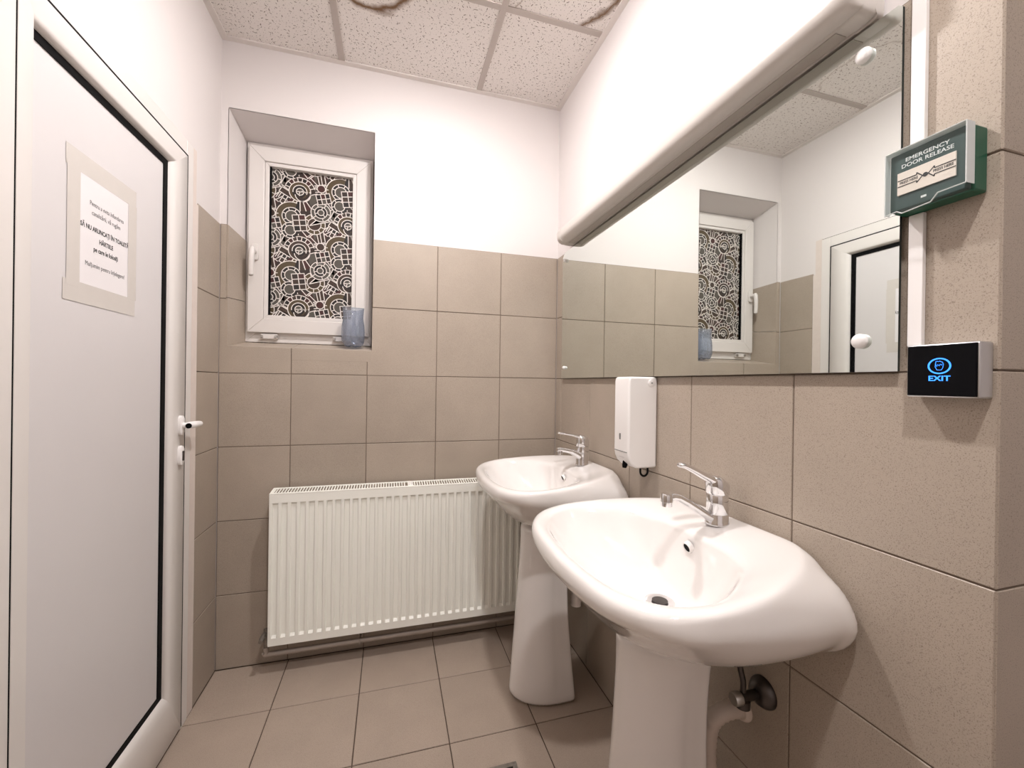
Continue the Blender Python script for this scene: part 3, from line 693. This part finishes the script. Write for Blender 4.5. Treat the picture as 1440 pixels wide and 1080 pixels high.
# ------------------------------------------------------------------ washbasins
NH = 40
def outline(half, n=NH):
    """half outline (u from wall, |v|) from the wall centre round to the front centre -> closed list of 2n points"""
    h = spline([(u, v, 0) for u, v in half], n+1)
    return [(p.x, -p.y) for p in h] + [(p.x, p.y) for p in reversed(h[1:-1])]
rimh = [(.004, 0), (.004, .08), (.006, .148), (.022, .178), (.05, .207), (.10, .242), (.19, .277), (.28, .292), (.345, .289), (.405, .258), (.445, .19), (.460, .10), (.466, 0)]
def rimz(u): return .864-.08*u
def grow(pts, c, s): return [((u-c[0])*s+c[0], v*s) for u, v in pts]
def sink(yc, label, group, tap):
    t = thing('washbasin', label, 'washbasin', (W, yc, 0), group)
    P3 = lambda pts, zf: [(W-max(u, .002), yc+v, zf(u, v)) for u, v in pts]
    rim = outline(rimh)
    A = outline([(.004, 0), (.004, .05), (.01, .10), (.10, .108), (.20, .106), (.275, .075), (.305, .03), (.308, 0)])
    B = outline([(.004, 0), (.004, .10), (.008, .185), (.08, .198), (.18, .19), (.27, .155), (.325, .09), (.340, .04), (.343, 0)])
    C2 = outline([(.003, 0), (.003, .12), (.004, .236), (.06, .256), (.16, .262), (.26, .248), (.345, .19), (.390, .10), (.400, 0)])
    Cm = outline([(.003, 0), (.003, .14), (.004, .281), (.05, .290), (.15, .299), (.27, .296), (.36, .268), (.43, .18), (.452, .09), (.457, 0)])
    D = outline([(.003, 0), (.003, .13), (.004, .248), (.04, .268), (.11, .283), (.20, .294), (.30, .300), (.385, .279), (.445, .200), (.466, .10), (.471, 0)])
    E0 = outline([(.003, 0), (.003, .10), (.004, .190), (.03, .214), (.07, .240), (.12, .264), (.20, .287), (.285, .297), (.36, .288), (.415, .257), (.452, .19), (.466, .10), (.471, 0)])
    F_ = outline([(.016, 0), (.016, .08), (.018, .142), (.03, .168), (.06, .197), (.11, .230), (.19, .262), (.28, .276), (.337, .273), (.392, .245), (.431, .18), (.446, .095), (.451, 0)])
    G = outline([(.128, 0), (.129, .05), (.134, .11), (.150, .155), (.178, .192), (.225, .226), (.275, .250), (.325, .256), (.378, .230), (.414, .17), (.430, .09), (.435, 0)])
    G2 = grow(G, (.24, 0), .965)
    H_ = outline([(.138, 0), (.139, .045), (.145, .095), (.160, .130), (.188, .160), (.23, .188), (.275, .205), (.318, .205), (.358, .182), (.388, .13), (.400, .07), (.404, 0)])
    I_ = outline([(.152, 0), (.153, .03), (.160, .066), (.175, .092), (.20, .112), (.228, .124), (.255, .126), (.28, .12), (.305, .10), (.322, .07), (.330, .035), (.332, 0)])
    J = [(.212+.034*math.cos(math.pi+2*math.pi*k/len(G)), -.034*math.sin(2*math.pi*k/len(G))) for k in range(len(G))]
    J = [(.212-.034*math.cos(2*math.pi*k/len(G)), -.034*math.sin(2*math.pi*k/len(G))) for k in range(len(G))]
    rings = [P3(A, lambda u, v: .645), P3(A, lambda u, v: .650), P3(B, lambda u, v: .677-.012*max(0, (u-.2)/.14)), P3(C2, lambda u, v: .710-.016*(u < .03)), P3(Cm, lambda u, v: .757+.02*min(1, u/.2)),
             P3(D, lambda u, v: rimz(u)-.052+.012*min(1, u/.15)), P3(E0, lambda u, v: rimz(u)-.016), P3(rim, lambda u, v: rimz(u)-.003), P3(F_, lambda u, v: rimz(u)),
             P3(G, lambda u, v: rimz(u)-.007-.012*max(0, 1-u/.22)), P3(G2, lambda u, v: rimz(u)-.022-.012*max(0, 1-u/.22)), P3(H_, lambda u, v: .770), P3(I_, lambda u, v: .708), P3(J, lambda u, v: .690)]
    bm = bmesh.new(); loft(bm, rings, True, True, True)
    obj('basin', bm, M['ceramic'], t, sub=2)
    # drain, overflow
    bm = bmesh.new(); lathe(bm, [(.033, .6895), (.033, .693), (.026, .6945), (.019, .692), (.004, .6925)], (W-.212, yc, 0), n=28); d = obj('drain', bm, M['chrome'], t, smooth=True)
    bm = bmesh.new(); lathe(bm, [(.017, .6935), (.017, .6950), (.003, .6956)], (W-.212, yc, 0), n=20, cap0=False); o = obj('drain_plug', bm, M['dark_metal'], None, smooth=True); o.parent = d; o.location = (0, 0, 0)
    bm = bmesh.new(); lathe(bm, [(.0095, .006), (.0095, -.0035)], (0, 0, 0), 'x', 20)
    bmesh.ops.rotate(bm, verts=bm.verts, cent=(0, 0, 0), matrix=Matrix.Rotation(math.radians(-20), 3, 'Y')); bmesh.ops.translate(bm, verts=bm.verts, vec=(W-.1395, yc, .806)); obj('overflow_hole', bm, M['black'], t)
    bm = bmesh.new(); lathe(bm, [(.0095, -.004), (.0125, -.0044), (.0135, -.001), (.0135, .006)], (0, 0, 0), 'x', 20, False, False)
    bmesh.ops.rotate(bm, verts=bm.verts, cent=(0, 0, 0), matrix=Matrix.Rotation(math.radians(-20), 3, 'Y')); bmesh.ops.translate(bm, verts=bm.verts, vec=(W-.1395, yc, .806)); obj('overflow_ring', bm, M['ceramic'], t, smooth=True)
    # pedestal: a thing of its own that carries the basin
    pd = thing('basin_pedestal', label.replace('washbasin', 'pedestal carrying the washbasin'), 'pedestal', (W-.22, yc, 0), 'ceramic pedestals')
    def sect(z, uf, h):
        ub = .122+.028*min(1, z/.35)-.008*max(0, (z-.5)/.13)
        L = uf-ub; half = [(ub, 0), (ub, h*.55), (ub+.001, h*.97), (ub+.13*L, h*1.0), (ub+.33*L, h*1.0), (ub+.54*L, h*.94), (ub+.73*L, h*.79), (ub+.88*L, h*.55), (ub+.97*L, h*.26), (uf, 0)]
        o2 = outline(half, 28); out2 = []
        for u, v in o2:
            if .05 < z < .58 and ub+.004 < u < ub+.36*L: v *= .965
            out2.append((W-u, yc+v, z))
        return out2
    secs = [(0.0, .348, .106), (.012, .350, .107), (.045, .347, .105), (.055, .3465, .1045), (.12, .342, .099), (.22, .335, .092), (.33, .327, .085), (.43, .319, .082), (.52, .313, .083), (.58, .311, .086), (.62, .311, .090), (.644, .312, .094)]
    bm = bmesh.new(); loft(bm, [sect(*s) for s in secs]); obj('pedestal_body', bm, M['ceramic'], pd, smooth=True, sub=1)
    return t, pd
s1, p1 = sink(-1.14, 'white ceramic washbasin nearest the viewer, below the green box', 'white washbasins on pedestals', 0)
s2, p2 = sink(-0.43, 'white ceramic washbasin farther back, beside the radiator', 'white washbasins on pedestals', 1)
p1['label'] = 'white ceramic pedestal under the nearer washbasin, cut by the bottom edge'
p2['label'] = 'white ceramic pedestal under the farther washbasin, in front of the radiator'

# near tap: separate swivel spout low on the body
def tap_near(yc):
    X, z = W-.060, rimz(.06)-.0052
    t = thing('basin_tap', 'chrome single lever tap with slim swivel spout on the nearer washbasin', 'tap', (X, yc, z), 'chrome basin taps')
    bm = bmesh.new(); lathe(bm, [(.0265, 0), (.0265, .005), (.0245, .008), (.0240, .024), (.0237, .0245), (.0240, .025), (.0235, .050), (.0235, .068), (.022, .070)], (X, yc, z), n=32); obj('tap_body', bm, M['chrome'], t, smooth=True, angle=50)
    bm = bmesh.new()
    tube(bm, [(X-.012, yc, z+.012), (X-.03, yc, z+.020), (X-.055, yc, z+.036), (X-.085, yc, z+.055), (X-.108, yc, z+.067), (X-.122, yc, z+.070), (X-.140, yc, z+.068)], [.0125, .0125, .012, .0112, .0108, .0108, .0105], 16, flat=.85); sp = obj('spout', bm, M['chrome'], t, smooth=True, angle=60)
    bm = bmesh.new(); lathe(bm, [(.0115, .012), (.0135, .009), (.0135, -.006), (.0122, -.007), (.0122, -.016), (.009, -.016)], (X-.138, yc, z+.066), n=24); o = obj('aerator', bm, M['chrome'], None, smooth=True, angle=40); o.parent = sp
    # head with the long lever
    bm = bmesh.new()
    rings = []
    for k, (h, sx, sy, ox) in enumerate(((.0705, .0240, .0240, 0), (.074, .0258, .0258, 0), (.092, .0262, .0258, 0), (.102, .0255, .0245, -.001), (.109, .022, .021, -.004), (.113, .014, .013, -.008))):
        rings.append([(X+ox+sx*math.cos(2*math.pi*i/28), yc+sy*math.sin(2*math.pi*i/28), z+h-max(0, math.cos(2*math.pi*i/28))*(.020 if h > .09 else 0)*(h-.09)/.02) for i in range(28)])
    loft(bm, rings); hd_ = obj('tap_head', bm, M['chrome'], t, smooth=True, angle=60)
    bm = bmesh.new(); tube(bm, [(X+.004, yc, z+.098), (X-.022, yc, z+.104), (X-.045, yc, z+.115), (X-.070, yc, z+.128), (X-.092, yc, z+.138), (X-.102, yc, z+.140), (X-.108, yc, z+.139)], [.018, .0175, .0145, .0125, .0115, .011, .006], 18, flat=.56); o = obj('lever', bm, M['chrome'], t, smooth=True, angle=70)
    return t
def tap_far(yc):
    X, z = W-.060, rimz(.06)-.0052
    t = thing('basin_tap', 'chrome one-piece lever tap with short spout on the farther washbasin', 'tap', (X, yc, z), 'chrome basin taps')
    bm = bmesh.new(); lathe(bm, [(.026, 0), (.026, .004), (.0245, .008), (.0245, .05), (.0252, .07), (.0245, .074)], (X, yc, z), n=32); obj('tap_body', bm, M['chrome'], t, smooth=True, angle=50)
    bm = bmesh.new(); tube(bm, [(X-.004, yc, z+.030), (X-.026, yc, z+.044), (X-.048, yc, z+.055), (X-.075, yc, z+.061), (X-.098, yc, z+.064), (X-.108, yc, z+.063)], [.022, .0185, .014, .0122, .0118, .010], 18, flat=.75); sp = obj('spout', bm, M['chrome'], t, smooth=True, angle=60)
    bm = bmesh.new(); lathe(bm, [(.0105, .002), (.0112, 0), (.0112, -.012), (.0085, -.013)], (X-.096, yc, z+.058), n=20); o = obj('aerator', bm, M['chrome'], None, smooth=True, angle=40); o.parent = sp
    bm = bmesh.new(); rings = []
    for h, sx, ox in ((.0745, .0245, 0), (.078, .0258, 0), (.096, .0258, 0), (.108, .0235, -.002), (.116, .017, -.007), (.120, .009, -.012)):
        rings.append([(X+ox+sx*math.cos(2*math.pi*i/28), yc+sx*.97*math.sin(2*math.pi*i/28), z+h) for i in range(28)])
    loft(bm, rings); obj('tap_head', bm, M['chrome'], t, smooth=True, angle=60)
    bm = bmesh.new(); tube(bm, [(X, yc, z+.108), (X-.025, yc, z+.115), (X-.05, yc, z+.121), (X-.078, yc, z+.126), (X-.100, yc, z+.129), (X-.106, yc, z+.129)], [.016, .0155, .013, .0115, .0105, .005], 18, flat=.4); obj('lever', bm, M['chrome'], t, smooth=True, angle=70)
tap_near(-1.14); tap_far(-0.43)

# waste pipe and angle valve below each basin
for i, yc in enumerate((-1.14, -0.43)):
    q = thing('waste_pipe', ['pale plastic waste pipe bending behind the nearer pedestal', 'pale plastic waste pipe behind the farther pedestal'][i], 'pipe', (W, yc, .40), 'waste pipes under the basins')
    bm = bmesh.new(); pts = [(W-.0005, yc-.02, .43), (W-.02, yc-.02, .43), (W-.045, yc-.018, .428), (W-.066, yc-.012, .415), (W-.076, yc-.004, .39), (W-.078, yc, .35), (W-.078, yc, .30)]
    sp = spline(pts, 26); tube(bm, sp, [.0205 if k % 2 else .0185 for k in range(26)], 18); obj('corrugated_pipe', bm, M['hose'], q, smooth=True, angle=80)
    bm = bmesh.new(); lathe(bm, [(.024, -.012), (.026, -.010), (.030, -.003), (.030, 0)], (W-.0005, yc-.02, .43), 'x', 24); obj('wall_collar', bm, M['hose'], q, smooth=True)
    a = thing('angle_valve', ['dark angle valve with round wall rose under the nearer basin', 'dark angle valve with round wall rose under the farther basin'][i], 'valve', (W, yc-.07, .50), 'angle valves under the basins')
    y, z = yc-.078, .505
    bm = bmesh.new(); lathe(bm, [(.014, -.022), (.024, -.018), (.031, -.008), (.033, -.001), (.033, 0)], (W-.0005, y, z), 'x', 28); obj('wall_rose', bm, M['dark_metal'], a, smooth=True)
    bm = bmesh.new(); tube(bm, [(W-.02, y, z), (W-.062, y, z)], .0105, 16); lathe(bm, [(.012, -.014), (.015, -.012), (.015, .004), (.012, .006)], (W-.058, y, z-.008), 'z', 16); obj('valve_body', bm, M['dark_metal'], a, smooth=True)
    bm = bmesh.new(); lathe(bm, [(.012, -.02), (.014, -.016), (.014, -.002), (.010, 0)], (W-.064, y, z), 'x', 10); obj('valve_knob', bm, M['steel'], a, smooth=True)
    bm = bmesh.new(); tube(bm, spline([(W-.058, y, z+.012), (W-.058, y, z+.035), (W-.06, y+.006, z+.06), (W-.062, y+.012, z+.105)], 12), .006, 10); obj('supply_hose', bm, M['dark_metal'], a, smooth=True)

# ------------------------------------------------------------------ soap dispenser
sd = thing('soap_dispenser', 'white wall soap dispenser with lock between the two basins', 'dispenser', (W, -.785, .918))
ya, yb = -.826, -.742
prof = [(0.0005, .918), (.072, .918), (.090, .934), (.098, .950), (.101, .965), (.101, 1.186), (.097, 1.1985), (0.0005, 1.1985)]
bm = bmesh.new(); prism(bm, prof, lambda p, q, t: (W-p, t, q), ya, yb); obj('case', bm, M['white_plastic'], sd, bevel=.006)
bm = bmesh.new(); box(bm, W-.1025, W-.1005, ya+.006, yb-.006, .966, .968); obj('cover_seam', bm, M['grey_plastic'], sd)
bm = bmesh.new(); prism(bm, [(W-.1015-.0, .0)]*0 or [(-.003, -.009), (.003, -.009), (.004, .004), (.003, .010), (-.003, .010), (-.004, .004)], lambda p, q, t: (t, -.779+p, 1.012+q), W-.1022, W-.1005); obj('level_window', bm, M['grey_plastic'], sd)
bm = bmesh.new(); box(bm, W-.0975, W-.0945, -.80, -.768, .9485, .9535); obj('printed_mark', bm, M['grey_plastic'], sd)
bm = bmesh.new(); lathe(bm, [(.012, .001), (.0115, -.002), (.0095, -.003), (.002, -.003)], (W-.023, ya, 1.180), 'y', 26); lk = obj('lock', bm, M['white_plastic'], sd, smooth=True)
bm = bmesh.new(); box(bm, W-.026, W-.020, ya-.0036, ya-.0028, 1.1785, 1.1815); o = obj('key_slot', bm, M['grey_plastic'], None); o.parent = lk; o.location = (0, 0, 0)
bm = bmesh.new(); tube(bm, [(W-.083, -.785, .935), (W-.087, -.785, .922), (W-.088, -.785, .914)], [.009, .008, .006], 14); obj('nozzle', bm, M['black'], sd, smooth=True)
bm = bmesh.new(); tube(bm, spline([(W-.052, -.818, .921), (W-.052, -.818, .903), (W-.044, -.818, .894), (W-.034, -.818, .894), (W-.027, -.818, .903), (W-.027, -.818, .921)], 20), .0032, 10); obj('hanging_loop', bm, M['black'], sd, smooth=True)

# ------------------------------------------------------------------ radiator
rd = thing('radiator', 'white ribbed panel radiator low on the back wall', 'radiator', (.73, -.05, .12))
RX0, RX1, RZ0, RZ1, RYF = .2135, 1.2465, .124, .722, -.1025
NP = 31; pitch = (RX1-RX0-.008)/NP
xs = [RX0]; rec = [0]
for k in range(NP):
    a = RX0+.004+k*pitch
    for f, r in ((.16, 0), (.24, 1), (.76, 1), (.84, 0)): xs.append(a+f*pitch); rec.append(r)
xs.append(RX1); rec.append(0)
zs = [(RZ0, 0), (RZ0+.030, 0), (RZ0+.040, 1), (RZ1-.042, 1), (RZ1-.034, 0), (RZ1, 0)]
bm = bmesh.new(); grid_v = [[bm.verts.new((x, RYF+(  .0075 if r and s else 0), z)) for x, r in zip(xs, rec)] for z, s in zs]
for a, b in zip(grid_v[:-1], grid_v[1:]):
    for i in range(len(xs)-1): bm.faces.new((a[i], a[i+1], b[i+1], b[i]))
bk = [bm.verts.new((x, RYF+.013, z)) for x, z in ((RX0, RZ0), (RX1, RZ0), (RX1, RZ1), (RX0, RZ1))]
bm.faces.new(bk[::-1]); bm.faces.new([*grid_v[0][::-1], bk[0], bk[1]]); bm.faces.new([*grid_v[-1], bk[2], bk[3]])
bm.faces.new([g[0] for g in grid_v]+[bk[3], bk[0]]); bm.faces.new([g[-1] for g in grid_v[::-1]]+[bk[1], bk[2]])
obj('front_panel', bm, M['rad'], rd, smooth=True, angle=25)
obj('back_panel', BX(RX0+.02, RX1-.02, -.045, -.033, RZ0, RZ1-.03), M['rad'], rd)
bm = bmesh.new()
for k in range(62): x = RX0+.03+k*(RX1-RX0-.06)/61; box(bm, x-.0006, x+.0006, -.0885, -.046, RZ0+.03, RZ1-.06)
tag(obj('convector_fins', bm, M['rad_dark'], rd), kind='stuff')
for x0 in (RX0-.0025, RX1+.0005):
    bm = bmesh.new(); hexa(bm, [(x0, -.097, RZ0+.002), (x0+.002, -.097, RZ0+.002), (x0+.002, -.030, RZ0+.002), (x0, -.030, RZ0+.002), (x0, -.097, RZ1+.002), (x0+.002, -.097, RZ1+.002), (x0+.002, -.030, RZ1+.010), (x0, -.030, RZ1+.010)]); obj('side_panel', bm, M['rad'], rd)
gz = lambda y: RZ1+.003+(y+.1)*.10
def gbox(bm, x0, x1, y0, y1, t=.002): hexa(bm, [(x0, y0, gz(y0)-t), (x1, y0, gz(y0)-t), (x1, y1, gz(y1)-t), (x0, y1, gz(y1)-t), (x0, y0, gz(y0)), (x1, y0, gz(y0)), (x1, y1, gz(y1)), (x0, y1, gz(y1))])
bm = bmesh.new(); gbox(bm, RX0, RX1, -.1025, -.090); gbox(bm, RX0, RX1, -.042, -.030); gbox(bm, RX0, RX0+.012, -.090, -.042); gbox(bm, RX1-.012, RX1, -.090, -.042); gbox(bm, .742, .765, -.090, -.042)
obj('grille_frame', bm, M['rad'], rd)
bm = bmesh.new(); x = RX0+.018
while x < RX1-.014:
    if not .738 < x < .768: gbox(bm, x-.0022, x+.0022, -.090, -.042)
    x += .0108
tag(obj('grille_bars', bm, M['rad'], rd), kind='stuff')
bm = bmesh.new(); gbox(bm, .746, .752, -.086, -.046, -.003); gbox(bm, .756, .761, -.086, -.046, -.003); obj('grille_clip', bm, M['white_plastic'], rd)
for x in (.33, .73, 1.12):
    bm = bmesh.new(); box(bm, x-.012, x+.012, -.033, .0005, .16, .66); obj('wall_bracket', bm, M['rad'], rd)
    bm = bmesh.new(); box(bm, x-.012, x+.012, -.088, -.033, RZ0-.006, RZ0+.012); obj('support_foot', bm, M['rad_dark'], rd)
# valve at the lower left corner and the pipe under the panel
bm = bmesh.new(); tube(bm, [(RX0+.004, -.062, .160), (RX0-.022, -.062, .160)], .009, 14); tube(bm, [(RX0-.016, -.062, .175), (RX0-.016, -.062, .1012)], .0085, 14)
obj('valve', bm, M['dirty_steel'], rd, smooth=True)
bm = bmesh.new(); tube(bm, [(RX0-.018, -.066, .158), (RX0-.022, -.096, .154), (RX0-.023, -.112, .152)], [.010, .0105, .008], 14); obj('valve_cap', bm, M['dirty_steel'], rd, smooth=True)
hp = thing('heating_pipe', 'thin painted heating pipe running just under the radiator', 'pipe', (.7, -.06, .07))
bm = bmesh.new(); tube(bm, spline([(RX0-.016, -.062, .1010), (RX0-.016, -.062, .088), (RX0-.008, -.062, .074), (RX0+.006, -.062, .072), (.7, -.062, .072), (1.30, -.060, .072), (1.42, -.06, .072), (W-.0005, -.06, .072)], 60), .0105, 14); obj('pipe_run', bm, M['pipe'], hp, smooth=True, angle=60)
bm = bmesh.new(); box(bm, .55, .556, -.075, .0005, .060, .084); obj('pipe_clip', bm, M['pipe'], hp)

# ------------------------------------------------------------------ green release box, exit button, cable duct
EY0, EY1, EZ0, EZ1, ED = -1.5625, -1.4680, 1.4475, 1.5385, .046
eb = thing('emergency_release', 'green emergency door release box with clear cover beside the mirror', 'call point', (W, (EY0+EY1)/2, EZ0))
bm = bmesh.new(); box(bm, W-.030, W-.0005, EY0, EY1, EZ0, EZ1); obj('case', bm, M['green'], eb, bevel=.003)
bm = bmesh.new(); box(bm, W-.0405, W-.0302, EY0+.002, EY1-.001, EZ0+.001, EZ1-.002); fp = obj('face_plate', bm, M['green2'], eb, bevel=.002)
bm = bmesh.new(); box(bm, W-.0425, W-.0400, EY0+.013, EY1-.012, EZ0+.024, EZ0+.058); pp = obj('press_panel', bm, M['cream'], eb)
XE = W-.0427; yc = (EY0+EY1)/2
em = lambda y, z: basis((XE, y, z), (0, -1, 0), (0, 0, 1)); em2 = lambda y, z: basis((W-.0408, y, z), (0, -1, 0), (0, 0, 1))
bm = bmesh.new(); text_bm(bm, 'EMERGENCY', .0080, em2(yc-.0, EZ0+.0755), .0001, .0001, sx=1.15); obj('lettering', bm, M['ink_white'], eb)
bm = bmesh.new(); text_bm(bm, 'DOOR RELEASE', .0080, em2(yc-.0, EZ0+.0670), .0001, .0001, sx=1.12); obj('lettering', bm, M['ink_white'], eb)
zc = EZ0+.0415
for s in (1, -1):
    bm = bmesh.new(); text_bm(bm, 'PRESS HERE', .0055, em(yc+s*.0205, zc), .00005, .0001, sx=.82); obj('lettering', bm, M['ink'], eb)
    bm = bmesh.new()
    def ln(a, b, w=.0006):
        a, b = Vector((a[0], a[1])), Vector((b[0], b[1])); d = (b-a).normalized(); n_ = Vector((-d.y, d.x))*w
        P = [a+n_, b+n_, b-n_, a-n_]
        hexa(bm, [(XE-.0002, yc+s*p.x, zc+p.y) for p in P]+[(XE+.0002, yc+s*p.x, zc+p.y) for p in P])
    ln((.0345, .0045), (.0105, .0045)); ln((.0345, -.0045), (.0105, -.0045)); ln((.0105, .0075), (.0035, 0)); ln((.0105, -.0075), (.0035, 0)); ln((.0105, .0075), (.0105, .0045)); ln((.0105, -.0045), (.0105, -.0075))
    obj('arrow_mark', bm, M['ink'], eb)
bm = bmesh.new(); lathe(bm, [(.0032, .0002), (.0032, -.0002)], (XE, yc, zc), 'x', 14); obj('centre_mark', bm, M['ink'], eb)
bm = bmesh.new(); box(bm, W-.0412, W-.0403, yc-.0005, yc+.006, EZ0+.0095, EZ0+.0125); obj('key_hole', bm, M['ink_white'], eb)
# clear hinged cover with a notch along its lower edge
cy0, cy1, cz0, cz1 = EY0-.0005, EY1+.0015, EZ0-.0005, EZ1+.001
edge = [(cy1, cz1), (cy1, cz0-.003), (cy1-.016, cz0-.001), (cy1-.023, cz0-.006), (cy1-.058, cz0-.003), (cy1-.066, cz0+.007), (cy0, cz0+.008), (cy0, cz1)]
bm = bmesh.new(); prism(bm, edge, lambda p, q, t: (t, p, q), W-.0480, W-.0470); obj('clear_cover', bm, M['cover'], eb)
bm = bmesh.new()
for a, b in zip(edge, edge[1:]+edge[:1]): tube(bm, [(W-.0475, a[0], a[1]), (W-.0475, b[0], b[1])], .0009, 8)
box(bm, W-.0475, W-.031, cy0-.0006, cy0+.0002, cz0+.008, cz1)
box(bm, W-.0475, W-.036, cy1-.0002, cy1+.0006, cz0-.002, cz1)
box(bm, W-.0475, W-.031, cy0, cy1, cz1-.0002, cz1+.0006)
obj('cover_rim', bm, M['cover_edge'], eb)

xb = thing('exit_button', 'black glass touch exit button glowing blue in an aluminium case', 'exit button', (W, -1.529, 1.161))
XY0, XY1, XZ0, XZ1 = -1.5715, -1.4880, 1.1610, 1.2395
bm = bmesh.new(); box(bm, W-.030, W-.0005, XY0, XY1, XZ0, XZ1); obj('case', bm, M['alu'], xb, bevel=.003)
bm = bmesh.new(); box(bm, W-.0315, W-.0285, XY0+.002, XY1-.002, XZ0+.002, XZ1-.002); obj('touch_panel', bm, M['gloss_black'], xb, bevel=.0012)
xc, zc = (XY0+XY1)/2+.001, (XZ0+XZ1)/2
XM = W-.0317
bm = bmesh.new(); R_, w_ = .0108, .0009
ra = [(R_+w_, 0), (R_-w_, 0)]
ring = lambda r, x: [(x, xc+r*1.15*math.cos(2*math.pi*k/40), zc+.0065+r*math.sin(2*math.pi*k/40)) for k in range(40)]
loft(bm, [ring(R_-w_, XM+.0002), ring(R_-w_, XM), ring(R_+w_, XM), ring(R_+w_, XM+.0002)], True, False, False); obj('ring_mark', bm, M['blue_led'], xb)
bm = bmesh.new()
hand = [(-.0042, .0045), (-.0038, .0068), (-.0022, .0072), (-.0008, .0066), (.0006, .0074), (.0022, .0062), (.0038, .0058), (.0048, .003), (.0042, -.002), (.0026, -.0056), (-.0024, -.0056), (-.0046, -.001), (-.0042, .0045)]
hand += [(-.0040, .002), (-.0028, -.0004), (-.0016, .0024), (.0, .0004), (.0012, .0030), (.0026, .0012), (.0034, .003)]
tube(bm, [(XM, xc-.0-a, zc+.0062+b) for a, b in hand], .00035, 6); obj('hand_mark', bm, M['blue_led'], xb)
bm = bmesh.new(); text_bm(bm, 'EXIT', .0105, basis((XM, xc, zc-.0118), (0, -1, 0), (0, 0, 1)), .0002, .0002, sx=1.18); obj('lettering', bm, M['blue_led'], xb)

cdx = thing('cable_duct', 'narrow white cable duct running up the wall from the exit button', 'cable duct', (W, -1.484, 1.24))
for za, zb in ((1.2398, 1.4465), (1.5395, H-.002)):
    bm = bmesh.new(); xo = 0.0005 if zb < TZ else 0.0005
    box(bm, W-.0085, W-xo, -1.4945, -1.4755, za, zb); dl = obj('duct_channel', bm, M['white_plastic'], cdx, bevel=.001)

# ------------------------------------------------------------------ cut bottle on the sill
by, bz, bx = 0.058, HZ0+(BZ0-HZ0)*.062/YB+.003, 0.500
cb = thing('cut_bottle', 'blue clear plastic bottle cut open, standing on the window sill', 'bottle', (bx, by, bz))
prof = [(.046, .176), (.0435, .150), (.0425, .135), (.0435, .120), (.0470, .100), (.0485, .080), (.0490, .060), (.0490, .045), (.0475, .030), (.0430, .015), (.0350, .005), (.022, .004), (.010, .012), (.002, .014)]
n = 40; rings = []
for i, (r, h) in enumerate(prof):
    rg = []
    for k in range(n):
        a = 2*math.pi*k/n; lobe = math.cos(5*a)
        hh = h+(0.006*(1-lobe)*.5 if .003 < h < .02 and r > .02 else 0); rr = r*(1+(.05*lobe-.05 if h < .03 and r > .02 else 0))
        if i == 0: hh += .003*math.sin(2*a+1)
        if .03 < h < .13: rr += .0004*math.sin(h*900)
        rg.append((bx+rr*math.cos(a), by+rr*math.sin(a), bz+hh))
    rings.append(rg)
bm = bmesh.new(); loft(bm, rings, True, False, True); o = obj('bottle_wall', bm, M['bottle'], cb, smooth=True, angle=80)
so = o.modifiers.new('thick', 'SOLIDIFY'); so.thickness = .0006; so.offset = 0
bm = bmesh.new(); n0 = 40
loft(bm, [[(bx+r_*math.cos(2*math.pi*k/n0), by+r_*math.sin(2*math.pi*k/n0), bz+.176+.003*math.sin(4*math.pi*k/n0+1)+dz) for k in range(n0)] for r_, dz in ((.0468, 0), (.0468, .0008), (.0455, .0008), (.0455, 0))], True, False, False)
obj('cut_rim', bm, M['cover_edge'], cb)

# ------------------------------------------------------------------ floor drain
fd = thing('floor_drain', 'small grimy square floor drain at the bottom edge of the picture', 'drain', (.985, -.775, 0))
bm = bmesh.new(); 
def fbox(bm, x0, x1, y0, y1, z0, z1): box(bm, x0, x1, y0, y1, z0, z1)
for r in ((.925, 1.052, -.722, -.708), (.925, 1.052, -.835, -.821), (.925, .939, -.821, -.722), (1.038, 1.052, -.821, -.722)): fbox(bm, *r, .0003, .005)
obj('drain_frame', bm, M['dirty_steel'], fd, bevel=.001)
for k in range(7):
    y = -.733-k*.0135; bm = bmesh.new(); fbox(bm, .9395, 1.0375, y-.0045, y+.0045, .0008, .004); obj('drain_bar', bm, M['dirty_steel'], fd)
bm = bmesh.new(); fbox(bm, .9395, 1.0375, -.8205, -.7225, .0001, .0007); obj('drain_bottom', bm, M['black'], fd)
